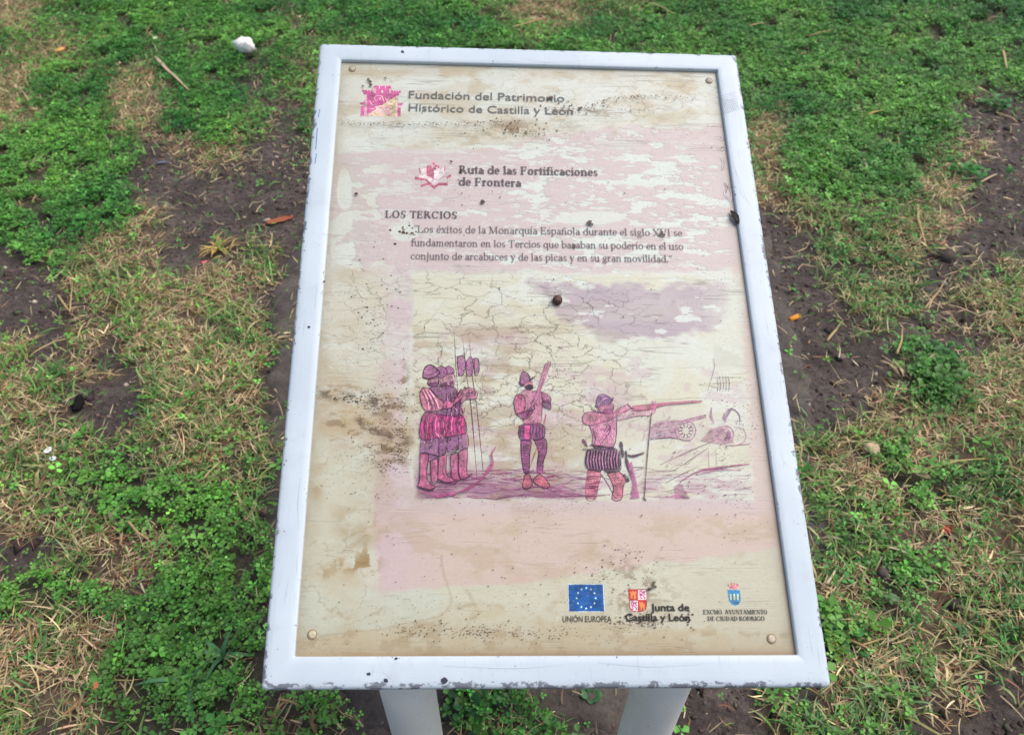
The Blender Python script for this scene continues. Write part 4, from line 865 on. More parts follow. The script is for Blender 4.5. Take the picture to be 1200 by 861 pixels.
k.shape([(100, 425), (180, 405), (250, 420), (263, 470), (246, 505), (192, 512), (172, 498), (160, 516), (110, 511), (97, 480)], (150, 82, 132), OL, 1.1)
k.fill([(134, 425), (168, 422), (164, 510), (132, 506)], (206, 84, 136))
for x in (112, 128, 172, 190, 212, 232, 248): k.line([(x, 425), (x - 5, 470), (x + 3, 505)], 1.2, (84, 38, 82))
k.shape([(90, 235), (130, 200), (190, 205), (250, 215), (266, 240), (246, 290), (236, 400), (185, 415), (130, 410), (125, 350), (100, 330)], (202, 128, 156), (140, 72, 110), .7)
k.shape([(64, 270), (85, 230), (130, 240), (136, 290), (125, 336), (80, 346)], (212, 126, 152), OL, .8)
for x in (85, 100, 115): k.line([(x, 240), (x - 6, 290), (x, 335)], .7, (160, 74, 112))
k.shape([(80, 350), (125, 340), (166, 320), (186, 325), (180, 346), (130, 386)], (150, 76, 120), OL, .8)
k.shape([(240, 215), (275, 225), (301, 260), (286, 286), (250, 270)], (200, 120, 152), OL, .7); k.shape([(250, 270), (286, 262), (300, 300), (290, 322), (247, 300)], (130, 70, 118), OL, .7)
k.shape([(105, 152), (108, 110), (125, 85), (150, 95), (166, 125), (160, 142), (120, 166)], (162, 92, 138), OL, 1.0); k.line([(96, 148), (120, 172), (165, 142), (188, 118)], 1.6, OL)
k.shape([(130, 162), (165, 142), (186, 150), (182, 190), (140, 190)], (196, 126, 140), None); k.fill([(134, 176), (160, 164), (188, 168), (189, 190), (165, 202), (142, 192)], (48, 28, 50)); k.line([(160, 152), (182, 150)], 1.1, (50, 24, 50))
k.shape([(262, 40), (298, 28), (242, 180), (186, 322), (172, 310), (214, 200)], (206, 142, 162), (146, 78, 116), .8); k.line([(280, 36), (228, 190), (180, 312)], .8, (150, 80, 116)); k.line([(190, 300), (160, 340), (150, 370)], 1.3, OL); k.line([(190, 290), (196, 320), (170, 330)], 1.2, OL)
for _ in range(40):
    x, y = rd.uniform(105, 240), rd.uniform(220, 500); l = rd.uniform(10, 34); k.line([(x, y), (x + rd.uniform(-6, 6), y + l)], .6, rd.choice((OL, (150, 78, 116))), .6)
k.build('bearded_musketeer_drawing')
k = Ink().at(670, 450, 6.145)
k.shape([(115, 620), (206, 630), (190, 740), (166, 830), (105, 826), (100, 740)], (202, 124, 138), (150, 64, 94), .6, .75); k.shape([(255, 640), (340, 630), (386, 690), (370, 740), (356, 830), (290, 826), (300, 740)], (202, 124, 138), (110, 48, 80), .9, .75)
k.line([(205, 640), (260, 720), (312, 822)], 1.0, (120, 66, 90)); k.line([(104, 730), (190, 738)], 1.4, OL)
for y in range(660, 820, 18): k.line([(112, y), (160, y + 5), (195, y - 3)], .5, (176, 74, 106), .7); k.line([(300, y + 10), (340, y + 14), (368, y + 4)], .5, (176, 74, 106), .7)
k.shape([(125, 290), (290, 240), (322, 260), (300, 452), (160, 452), (150, 370)], (206, 132, 164), (120, 62, 104), .8)
for ln in ([(230, 290), (255, 300), (235, 340)], [(255, 280), (275, 310), (250, 345)], [(150, 320), (170, 390), (158, 440)], [(215, 320), (240, 330)], [(280, 300), (270, 350), (200, 440)]): k.line(ln, 1.1, (96, 46, 88))
k.shape([(75, 240), (100, 205), (180, 200), (290, 210), (320, 190), (395, 150), (422, 175), (350, 215), (290, 250), (140, 296), (85, 280)], (212, 138, 160), (130, 66, 106), .8)
for x in range(110, 290, 16): k.line([(x, 208), (x + 8, 240), (x - 2, 280 - (x - 110) * .2)], .5, (168, 86, 122), .8)
k.shape([(330, 215), (470, 190), (560, 185), (600, 165), (600, 200), (560, 225), (470, 230), (330, 262)], (212, 176, 182), (160, 110, 134), .6, .6); k.line([(400, 140), (425, 170), (445, 180)], 1.4, (90, 46, 80))
k.shape([(175, 142), (185, 95), (215, 72), (255, 85), (286, 112), (262, 150), (180, 166)], (136, 96, 142), (90, 50, 96), .9); k.line([(190, 150), (230, 110), (262, 100)], 1.6, (190, 140, 176)); k.line([(165, 160), (230, 170), (290, 120), (296, 92)], 1.2, (96, 52, 96))
k.shape([(190, 168), (290, 138), (296, 200), (270, 216), (200, 196)], (200, 130, 156), (120, 62, 100), .7); k.line([(140, 180), (190, 205), (260, 215)], 1.4, (90, 46, 86)); k.line([(250, 158), (275, 152)], 1.0, (80, 40, 76)); k.fill([(225, 186), (290, 176), (292, 202), (260, 214), (220, 206)], (150, 82, 122), .6); k.line([(288, 160), (298, 172), (290, 178)], .8, (110, 56, 96))
k.shape([(110, 480), (170, 460), (320, 465), (352, 580), (340, 626), (250, 632), (225, 600), (200, 629), (120, 611), (98, 560)], (104, 66, 98), (46, 26, 48), 1.0)
for x in range(118, 345, 21): k.line([(x + 6, 480), (x - 5, 545), (x + 5, 612)], 1.5, (178, 124, 152), .9); k.line([(x + 14, 478), (x + 6, 545), (x + 14, 618)], 1.3, (40, 22, 42))
k.line([(78, 398), (95, 425), (112, 452)], 3.0, (110, 60, 96)); k.line([(76, 470), (130, 474)], 1.4, (80, 36, 70)); k.line([(130, 440), (220, 450), (310, 470)], 1.6, OL)
for ln, w_ in (([(352, 415), (360, 470), (368, 530)], 3.6), ([(390, 480), (396, 560), (440, 680)], 3.2), ([(400, 512), (450, 518), (520, 495)], 3.2), ([(440, 598), (515, 600)], 1.6), ([(375, 650), (405, 692), (390, 700)], 2.6)): k.line(ln, w_, (70, 44, 66), .85)
k.fill([(398, 575), (432, 560), (455, 660), (488, 820), (420, 826), (440, 720)], (170, 96, 138), .75)
k.shape([(440, 160), (676, 136), (905, 122), (905, 132), (676, 152), (560, 184), (440, 192)], (200, 112, 138), (150, 72, 106), .7); k.line([(580, 120), (592, 160), (585, 190), (570, 210)], 1.6, (196, 116, 144)); k.line([(604, 120), (600, 190)], 1.2, (196, 116, 144))
k.line([(572, 210), (556, 380), (540, 560), (520, 835)], 1.2, (104, 64, 86), .9, False); k.line([(510, 815), (535, 840)], 2.2, (80, 40, 60))
for _ in range(60):
    x, y = rd.uniform(130, 305), rd.uniform(215, 460); l = rd.uniform(10, 34); k.line([(x, y), (x + rd.uniform(-14, 8), y + l)], .6, rd.choice(((110, 54, 98), (160, 86, 126))), .6)
for _ in range(40):
    x, y = rd.uniform(120, 335), rd.uniform(470, 610); k.line([(x, y), (x + rd.uniform(-6, 6), y + rd.uniform(12, 40))], .9, (34, 20, 36), .8)
k.build('kneeling_shooter_drawing')
k = Ink().at(750, 420, 5.067); FD = (180, 138, 158)
k.fill([(60, 410), (100, 370), (225, 362), (240, 470), (150, 476), (62, 480)], (200, 160, 178), .45); k.fill([(225, 372), (300, 352), (392, 330), (392, 352), (310, 372), (235, 396)], (196, 150, 172), .55)
for _ in range(46):
    x, y = rd.uniform(66, 225), rd.uniform(372, 468); k.line([(x, y), (x + rd.uniform(10, 40), y + rd.uniform(-8, 5))], rd.uniform(.4, .9), rd.choice(((160, 104, 136), (182, 132, 156), (140, 92, 122))), .6)
for ln in ([(60, 408), (140, 386), (225, 372), (392, 336)], [(70, 440), (150, 428), (215, 420)], [(60, 472), (140, 457), (220, 448)], [(228, 396), (310, 372), (392, 352)]): k.line(ln, .8, FD, .8)
for x in range(320, 392, 16): k.line([(x, 350 - (x - 320) * .2), (x + 6, 368 - (x - 320) * .2)], .7, FD, .7)
for _ in range(70):
    x, y = rd.gauss(470, 50), rd.gauss(455, 34); k.line([(x, y), (x + rd.uniform(-10, 16), y + rd.uniform(6, 22))], rd.uniform(.4, .9), rd.choice(((170, 118, 146), (190, 146, 166))), .45)
for _ in range(60):
    x, y = rd.uniform(120, 620), rd.uniform(560, 800); k.line([(x, y), (x + rd.uniform(20, 60), y - rd.uniform(2, 22))], rd.uniform(.4, .8), rd.choice(((180, 140, 156), (166, 124, 144), (150, 128, 130))), .4)
k.circ(272, 428, 60, 1.1, FD, .85); k.circ(272, 428, 44, .6, FD, .7)
for i in range(10): a = math.pi * i / 5; k.line([(272 + 20 * math.cos(a), 428 + 20 * math.sin(a)), (272 + 42 * math.cos(a), 428 + 42 * math.sin(a))], 1.7, (120, 74, 104), .8)
k.line([(60, 480), (180, 470), (300, 490)], 1.8, (120, 84, 110), .7)
k.fill([(355, 490), (420, 415), (520, 395), (560, 500), (450, 505)], (204, 160, 172), .5); k.circ(505, 450, 52, 1.0, FD, .8); k.circ(500, 452, 34, 1.2, FD, .8); k.disc(526, 455, 14, (150, 106, 140), .7, 30)
k.line([(490, 362), (505, 325), (545, 298), (588, 335), (592, 395)], 1.2, (120, 84, 120), .8); k.fill([(492, 355), (530, 305), (548, 302), (520, 345), (505, 385)], (150, 110, 140), .6); k.line([(560, 405), (615, 420), (628, 470), (600, 505), (540, 518), (440, 500)], .9, FD, .8); k.line([(540, 516), (650, 508)], 1.3, (170, 110, 130), .8)
k.line([(425, 290), (420, 340), (440, 385)], 2.6, (176, 130, 156), .6)
for ln in ([(120, 630), (270, 560), (430, 492)], [(200, 665), (300, 600), (405, 530)], [(150, 740), (240, 690), (350, 640)], [(70, 660), (130, 668), (210, 662)]): k.line(ln, .8, (140, 108, 116), .75)
k.line([(235, 735), (340, 672), (470, 648), (650, 626)], 2.4, (164, 90, 130), .8); k.fill([(200, 760), (240, 735), (300, 830), (210, 835)], (176, 116, 150), .45); k.line([(330, 690), (480, 660), (600, 665)], 2.4, (180, 128, 158), .5); k.line([(150, 820), (220, 815), (290, 830)], 2.6, (186, 118, 152), .6)
for x in (455, 470, 488, 505, 522): k.line([(x, 105), (x + 8, 150), (x + 4, 195)], .8, (130, 118, 136), .75)
for ln in ([(436, 0), (440, 60), (402, 190)], [(405, 540), (410, 650)], [(450, 545), (455, 640)], [(0, 730), (60, 735), (100, 730), (140, 770)], [(80, 660), (20, 640)]): k.line(ln, .8, (150, 124, 140), .6)
k.build('cannon_drawing')

# ---- specks, crusts and droppings on the sheet
k = Ink()
def speck(x, y, r, c, a=.95):
    n = rd.randint(5, 8); ph = rd.random() * 6; k.fill([(x + r * rd.uniform(.6, 1.3) * 1.25 * math.cos(ph + 2 * math.pi * i / n), y + r * rd.uniform(.5, 1.2) * math.sin(ph + 2 * math.pi * i / n)) for i in range(n)], c, a)
DIRT = [(74, 56, 42), (100, 74, 48), (58, 46, 40), (120, 92, 60)]
for (cx_, cy_, rx, ry, n, r) in ((448, 512, 40, 18, 30, .9), (398, 468, 34, 5, 30, .9), (468, 470, 18, 40, 18, .9), (474, 270, 12, 9, 16, 1.4), (440, 360, 34, 60, 40, 1.0), (745, 727, 24, 6, 44, 1.1), (806, 722, 6, 8, 16, 1.3), (730, 665, 44, 16, 34, .9), (570, 742, 100, 8, 50, .9), (600, 150, 46, 12, 46, .9), (690, 124, 70, 5, 36, .8), (650, 420, 230, 290, 170, .75), (640, 690, 270, 60, 90, .8), (830, 560, 60, 60, 50, .9), (420, 620, 40, 60, 30, .8), (500, 735, 60, 8, 40, .9)):
    for _ in range(n):
        x, y = rd.gauss(cx_, rx * .6), rd.gauss(cy_, ry * .6)
        if 375 + (760 - y) * 0.05 < x < 905 - (760 - y) * 0.09 and 84 < y < 758: speck(x, y, r * rd.uniform(.45, 1.2), rd.choice(DIRT), .85)
for (x, y, r) in ((433, 97, 2.4), (435, 101, 2.2), (425, 102, 1.4), (452, 93, 1.4), (645, 116, 3), (679, 129, 2.4), (690, 262, 3.6), (776, 275, 3), (674, 290, 2.4), (766, 685, 3.4), (762, 691, 3), (565, 236, 3), (418, 229, 2.4), (540, 201, 2.6), (541, 228, 1), (529, 190, 1.8), (459, 117, 1), (545, 455, 1.6)):
    for _ in range(3): speck(x + rd.gauss(0, r * .4), y + rd.gauss(0, r * .4), r * .62, (70, 54, 44), .85)
for _ in range(70):
    x, y = rd.uniform(400, 880), rd.uniform(90, 750); l = rd.uniform(5, 22)
    if 395 + (300 - y) * .06 < x < 830 + (y - 80) * .11: k.line([(x, y), (x + l * .5, y + rd.uniform(-1, 1)), (x + l, y + rd.uniform(-2, 2))], .55, (118, 104, 88), .55)
for ln in ([(640, 128), (680, 132), (710, 118), (760, 114), (812, 117)], [(400, 146), (470, 148), (530, 147), (590, 144)], [(590, 152), (620, 158), (640, 160)], [(372, 466), (420, 470), (455, 478)], [(420, 488), (450, 508), (478, 516)]):
    for (xa, ya), (xb, yb) in zip(ln[:-1], ln[1:]):
        for _ in range(int(abs(xb - xa) * .9)): t = rd.random(); speck(xa + (xb - xa) * t + rd.gauss(0, 1.5), ya + (yb - ya) * t + rd.gauss(0, 1.3), rd.uniform(.35, .95), rd.choice(DIRT), .6)
k.build('dirt_specks', mat_ink('dried_dirt', 0.3))

for ln in ([(845, 160), (848, 162), (846, 165)], [(846, 172), (849, 174), (846, 177)], [(845, 184), (848, 190), (847, 200)], [(849, 214), (852, 220), (850, 228), (856, 236)], [(853, 216), (858, 226), (857, 238)]):
    k = Ink(); k.k = 260; k.line(ln, 1.6, (158, 142, 146), .8); k.line([(x - 1.2, y) for x, y in ln], 1.1, (224, 214, 214), .9); k.build('sealant_smear')
# ---- fixings: four flat rivets and one rusty bolt, a torn scrap caught by the frame
def dome(mb, x, y, r, h, c, z0=PANEL_Z + 0.0006, slot=False):
    ns = 20; V = []; Fc = []
    for (rr_, zz) in ((1, 0), (1, .45), (.9, .75), (.6, .95), (.25, 1.0)): V += [(x + r * rr_ * math.cos(2 * math.pi * i / ns), y + r * rr_ * math.sin(2 * math.pi * i / ns), z0 + h * zz) for i in range(ns)]
    for j in range(4):
        for i in range(ns): Fc.append([j * ns + i, j * ns + (i + 1) % ns, (j + 1) * ns + (i + 1) % ns, (j + 1) * ns + i])
    Fc.append([4 * ns + i for i in range(ns)]); mb.add(V, Fc, c)
for (x, y, c) in ((413, 81, (176, 168, 146)), (831, 95, (168, 162, 150)), (366, 743, (196, 186, 156)), (904, 748, (198, 184, 162))):
    mb = MB(); p = B(x, y); dome(mb, p[0], p[1], 0.0056, 0.0008, lin((140, 124, 98))); dome(mb, p[0] + .0003, p[1] + .0003, 0.0042, 0.0012, lin(c)); mb.build('rivet', M_OBJ, panel, smooth=True)
mb = MB(); p = B(653, 352.5); dome(mb, p[0], p[1], 0.0068, 0.0075, (1, 1, 1)); bolt = mb.build('bolt_head', M_RUST, panel, smooth=True); bolt['label'] = 'round rusty brown bolt head'
mb = MB(); a_ = B(855, 248); b_ = B(865, 266); mid = (a_ + b_) / 2; d_ = (b_ - a_); nrm = np.array([-d_[1], d_[0]]); sh = [(0, 0), (.2, .14), (.5, .17), (.8, .10), (1, 0), (.7, -.10), (.35, -.14)]
V = [np.r_[a_ + d_ * s_ + nrm * t_, PANEL_Z + 0.004 + 0.004 * math.sin(s_ * 3)] for s_, t_ in sh]; V += [v_ - np.array([0, 0, .002]) for v_ in V]; n = len(sh)
mb.add(V, [list(range(n))[::-1], [n + i for i in range(n)]] + [[i, (i + 1) % n, n + (i + 1) % n, n + i] for i in range(n)], lin((44, 40, 40))); scr = mb.build('torn_scrap', M_OBJ)
scr.matrix_world = BM; tag(scr, 'black torn scrap stuck at the inner right edge of the board frame', 'scrap')
# residue of old sticky tape on the right rail and other scuffs on the frame
M_SCUFF = mat_ink('scuffs', 0.3, 0.2)
def frame_ink(name, draw):
    k = Ink()
    def z(): k.k += 1; return 0.00075 + k.k * 0.000002
    k.z = z; k.p = lambda pts: np.array([B(x, y, 0.0006) for x, y in pts]); draw(k); return k.mb.build(name, M_SCUFF, frame)
def tape(k):
    for i in range(9): t = i / 8; k.line([(842 + 20 * t, 114 - 4 * t + 8 * t), (850 + 17 * t, 134 - 6 * t)], .5, (120, 122, 134), .7); k.line([(840 + 6 * t, 114 + 20 * t), (862 + 4 * t, 108 + 20 * t)], .5, (130, 132, 142), .55)
frame_ink('tape_residue', tape)
for ln in ([(858, 188), (866, 210), (874, 232), (880, 240)], [(862, 200), (868, 226), (876, 236)], [(448, 786), (456, 794), (462, 800)], [(900, 262), (905, 290)], [(352, 560), (349, 590), (350, 620)], [(372, 330), (369, 362)], [(520, 780), (600, 783), (660, 779)], [(700, 776), (760, 781), (820, 778)], [(610, 68), (640, 73), (690, 71)]): frame_ink('scratch', lambda k: k.line(ln, .6, (146, 150, 164), .32))
for ln in ([(375, 128), (373, 138)], [(372, 150), (370, 175)], [(371, 180), (369, 192)]): frame_ink('blue_smear', lambda k: k.line(ln, 1.6, (70, 124, 178), .8))
for (x, y, r) in ((472, 61, 2.2), (362, 383, 1.8), (464, 771, 2), (432, 789, 2.2), (452, 797, 3), (520, 797, 4), (380, 330, 1.4)):
    def fleck(k):
        n = rd.randint(6, 9); k.fill([(x + r * rd.uniform(.7, 1.3) * math.cos(2 * math.pi * i / n), y + r * rd.uniform(.5, 1.1) * math.sin(2 * math.pi * i / n)) for i in range(n)], (56, 58, 68))
    frame_ink('paint_fleck', fleck)
# posts
def pipe(px, py, zc=None, fwd=0.425):
    d = ray(px, py); t = fwd / d[1]; p = CAMP + d * t; return p
for (px, py) in ((478, 806), (773.5, 804)):
    p = pipe(px, py); r = 0.0375; mb = MB(); ns = 40; V = []; Fc = []
    tp = lambda x, y: BO[2] + (-(BN[0] * (x - BO[0]) + BN[1] * (y - BO[1])) / BN[2]) - 0.031
    lev = [(0.0, .9, 0), (0.02, 1, 0), (0.25, 1, 0), (0.45, 1, 0), (None, 1, 1)]
    for z_, rs, top_ in lev:
        for i in range(ns):
            x = p[0] + r * rs * math.cos(2 * math.pi * i / ns); y = p[1] + r * rs * math.sin(2 * math.pi * i / ns)
            V.append((x, y, tp(x, y) if top_ else z_ - 0.01))
    for j in range(len(lev) - 1):
        for i in range(ns): Fc.append([j * ns + i, j * ns + (i + 1) % ns, (j + 1) * ns + (i + 1) % ns, (j + 1) * ns + i])
    Fc.append([4 * ns + i for i in range(ns)]); mb.add(V, Fc); po = mb.build('post', M_POST, board, loc=BASE, smooth=True)
    mb = MB(); V = []; fr_ = [(-.06, -.06), (.06, -.06), (.06, .06), (-.06, .06)]
    for z_ in (0.0, 0.026): V += [(p[0] + a, p[1] + b, z_) for a, b in fr_]
    mb.add(V, [[3, 2, 1, 0], [4, 5, 6, 7], [0, 1, 5, 4], [1, 2, 6, 5], [2, 3, 7, 6], [3, 0, 4, 7]]); mb.build('base_plate', M_POST, po, loc=BASE)

# ================================================================== loose things on the ground
def sward(x, y): w = cover(np.array([[x, y, 0.0]]))[:, 0]; return float(w @ np.array([.030, .020, .020, .016, .012, .006, .001]))
def stone(name, px, py, wpx, hpx, c, label, cat, mat=M_STONE, flat=.6, seed=1, zoff=0.004):
    g = G(px, py); dist = ((g - CAMP) @ M[:, 2]); rx = wpx * dist / F / 2; n = 5
    ry = rx * hpx / max(wpx, 1)
    import bmesh
    bm = bmesh.new(); bmesh.ops.create_icosphere(bm, subdivisions=3, radius=1)
    for v_ in bm.verts:
        c_ = v_.co; f_ = 0.5 + 0.9 * float(fbm(np.array([c_.x * 1.9 + seed * 7]), np.array([c_.y * 1.9 + c_.z * 2.3]), seed, 4)[0]); v_.co = c_ * f_
    me = bpy.data.meshes.new(name); V = [( v_.co.x * rx, v_.co.y * ry, v_.co.z * min(rx, ry) * flat) for v_ in bm.verts]; Fc = [[q_.index for q_ in f_.verts] for f_ in bm.faces]; bm.free()
    mb = MB(); mb.add(V, Fc, lin(c)); o = mb.build(name, mat, smooth=True)
    o.location = (g[0], g[1], gz(g[0], g[1]) + min(rx, ry) * flat * .5 + zoff + sward(g[0], g[1]) * .7); bpy.data.meshes.remove(me)
    return tag(o, label, cat)
def strip_obj(name, pts, wpx, c, label, cat, mat=M_STRAW, group=None, lift=0.012, flat=.35, tip=.4):
    g = [G(x, y) for x, y in pts]; base = g[0].copy(); dist = (base - CAMP) @ M[:, 2]; w_ = wpx * dist / F / 2
    q_ = [];
    for i in range(len(g) - 1):
        for t in np.linspace(0, 1, 5, endpoint=(i == len(g) - 2)): q_.append(g[i] * (1 - t) + g[i + 1] * t)
    q_ = np.array(q_); n = len(q_); d = np.gradient(q_, axis=0); d /= np.linalg.norm(d, axis=1, keepdims=True); s = np.c_[-d[:, 1], d[:, 0], np.zeros(n)]
    q_[:, 2] = gz(q_[:, 0], q_[:, 1]) + lift * .4 + max(sward(p_[0], p_[1]) for p_ in g) + 0.004 * np.sin(np.linspace(0, 3.1, n)); t = np.linspace(0, 1, n)
    wf = 1 - (1 - tip) * t ** 2; V = []; ns = 6
    for i in range(n):
        for j in range(ns): a = 2 * math.pi * j / ns; V.append(q_[i] + s[i] * w_ * wf[i] * math.cos(a) + np.array([0, 0, 1]) * w_ * wf[i] * flat * math.sin(a))
    Fc = [[i * ns + j, i * ns + (j + 1) % ns, (i + 1) * ns + (j + 1) % ns, (i + 1) * ns + j] for i in range(n - 1) for j in range(ns)] + [list(range(ns))[::-1], [(n - 1) * ns + j for j in range(ns)]]
    base[2] = 0; mb = MB(); mb.add(V, Fc, lin(c)); o = mb.build(name, mat, loc=base, smooth=True); return tag(o, label, cat, group)
def leafpiece(name, px, py, lpx, wpx, ang, c, label, cat, mat=M_OBJ, curl=.25, lift=.015, group=None, pw=.6):
    g = G(px, py); dist = (g - CAMP) @ M[:, 2]; L_ = lpx * dist / F / 2; w_ = wpx * dist / F / 2; V = []; n = 9; m = 5
    for i in range(n):
        t = i / (n - 1) * 2 - 1; hw = w_ * (1 - abs(t) ** 2.4) ** pw * (1 + .15 * math.sin(t * 9)) + 1e-4
        for j in range(m): s_ = j / (m - 1) * 2 - 1; V.append((t * L_, s_ * hw, curl * w_ * s_ * s_ + curl * .5 * L_ * t * t))
    top_ = [[i * m + j, (i + 1) * m + j, (i + 1) * m + j + 1, i * m + j + 1] for i in range(n - 1) for j in range(m - 1)]
    k0 = len(V); V += [(a, b, z_ - 0.0008) for a, b, z_ in V]; Fc = top_ + [[k0 + i for i in f_[::-1]] for f_ in top_]
    bd = [(i, 0) for i in range(n)] + [(n - 1, j) for j in range(1, m)] + [(i, m - 1) for i in range(n - 2, -1, -1)] + [(0, j) for j in range(m - 2, 0, -1)]
    bd = [i * m + j for i, j in bd]; Fc += [[bd[i], k0 + bd[i], k0 + bd[(i + 1) % len(bd)], bd[(i + 1) % len(bd)]] for i in range(len(bd))]
    mb = MB(); mb.add(V, Fc, lin(c)); o = mb.build(name, mat, smooth=True); o.location = (g[0], g[1], gz(g[0], g[1]) + lift * .5 + sward(g[0], g[1])); o.rotation_euler = (0, 0, math.radians(ang)); return tag(o, label, cat, group)

stone('white_stone', 290, 69, 24, 19, (248, 242, 234), 'white knobbly stone lying on the clover near the top left corner of the board', 'stone', flat=1.0, seed=3, zoff=.02)
stone('pale_stone', 1018, 531, 17, 20, (196, 172, 140), 'pale ochre stone in the grass right of the board', 'stone', seed=6, zoff=.006)
stone('soil_clod', 1031, 677, 14, 16, (84, 72, 70), 'dark grey clod of soil among clover on the right side', 'clod', seed=9)
stone('soil_clod', 984, 421, 11, 10, (120, 108, 100), 'grey clod on the bare soil just right of the board', 'clod', seed=12)
stone('white_chip', 1187, 309, 5, 4, (226, 222, 216), 'tiny white chip on bare soil at the right edge of the lawn', 'chip', seed=14)
stone('black_stone', 95, 478, 14, 26, (18, 16, 17), 'small black upright stone in a bare hollow left of the board', 'stone', flat=.8, seed=17)
leafpiece('brick_shard', 328, 259, 34, 10, 24, (150, 84, 58), 'flat reddish brown shard on bare soil beside the left frame rail', 'shard', curl=.05, lift=.012, pw=.3)
leafpiece('bark_chip', 981, 762, 22, 13, -42, (152, 112, 78), 'brown flat bark chip below the broad leaved weed at lower right', 'bark chip', curl=.05, pw=.2)
leafpiece('red_leaf', 1106, 623, 15, 10, 20, (150, 52, 34), 'small red fallen leaf on straw at the right', 'leaf')
leafpiece('dry_leaf', 1068, 561, 34, 9, -48, (130, 118, 88), 'long curled brown dry leaf in front of the longest straw at right', 'leaf')
leafpiece('pink_petal', 240, 308, 7, 5, 20, (224, 96, 112), 'tiny pink petal on dry grass left of the board', 'petal')
leafpiece('paper_scrap', 62, 536, 10, 8, 60, (224, 232, 230), 'small white paper scrap, upper of two in the grass at left', 'paper scrap')
leafpiece('paper_scrap', 68, 546, 9, 6, -20, (206, 220, 218), 'small white paper scrap, lower of two in the grass at left', 'paper scrap')
leafpiece('grey_chip', 190, 191, 14, 4, 8, (96, 104, 124), 'thin blue grey chip on bare soil at upper left', 'chip', curl=.05)
leafpiece('pale_leaf', 184, 52, 9, 5, -60, (176, 206, 150), 'tiny pale green leaf above the thick straw at upper left', 'leaf')
leafpiece('orange_leaf', 232, 546, 14, 9, 30, (190, 132, 92), 'small faded orange leaf in the grass left of the board', 'leaf')
leafpiece('orange_leaf', 120, 813, 12, 9, 10, (186, 120, 84), 'faded orange leaf on clover at the lower left', 'leaf')
leafpiece('grey_leaf', 1041, 707, 15, 10, -35, (96, 116, 84), 'dull grey green leaf on grass at lower right', 'leaf')
def butt(px, py, ang, lpx, c1, c2, label):
    g = G(px, py); dist = (g - CAMP) @ M[:, 2]; L_ = lpx * dist / F; r = L_ * .21; root = empty('cigarette_butt', (g[0], g[1], gz(g[0], g[1]) + r * .9 + .002 + sward(g[0], g[1])), math.radians(ang)); tag(root, label, 'cigarette butt')
    for nm, x0, x1, c in (('filter', -L_ / 2, L_ * .36, c1), ('ash_end', L_ * .36, L_ / 2, c2)):
        V = []; ns = 14
        for i, (x, rr_) in enumerate(((x0, r * .85), (x0 + r * .1, r), ((x0 + x1) / 2, r * .93), (x1 - r * .1, r), (x1, r * .85))): V += [(x, rr_ * math.cos(2 * math.pi * j / ns), rr_ * math.sin(2 * math.pi * j / ns) * .85) for j in range(ns)]
        mb = MB(); mb.add(V, [[i * ns + j, i * ns + (j + 1) % ns, (i + 1) * ns + (j + 1) % ns, (i + 1) * ns + j][::-1] for i in range(4) for j in range(ns)] + [list(range(ns)), [4 * ns + j for j in range(ns)][::-1]], lin(c)); mb.build(nm, M_OBJ, root, smooth=True)
butt(929.5, 376, 28, 15, (226, 146, 52), (198, 128, 60), 'bright orange cigarette butt on soil right of the board')
butt(73, 66, 50, 13, (208, 160, 96), (170, 120, 70), 'faded tan cigarette butt on clover at upper left')
STR = (198, 172, 122); grp = 'loose straws lying on the lawn'
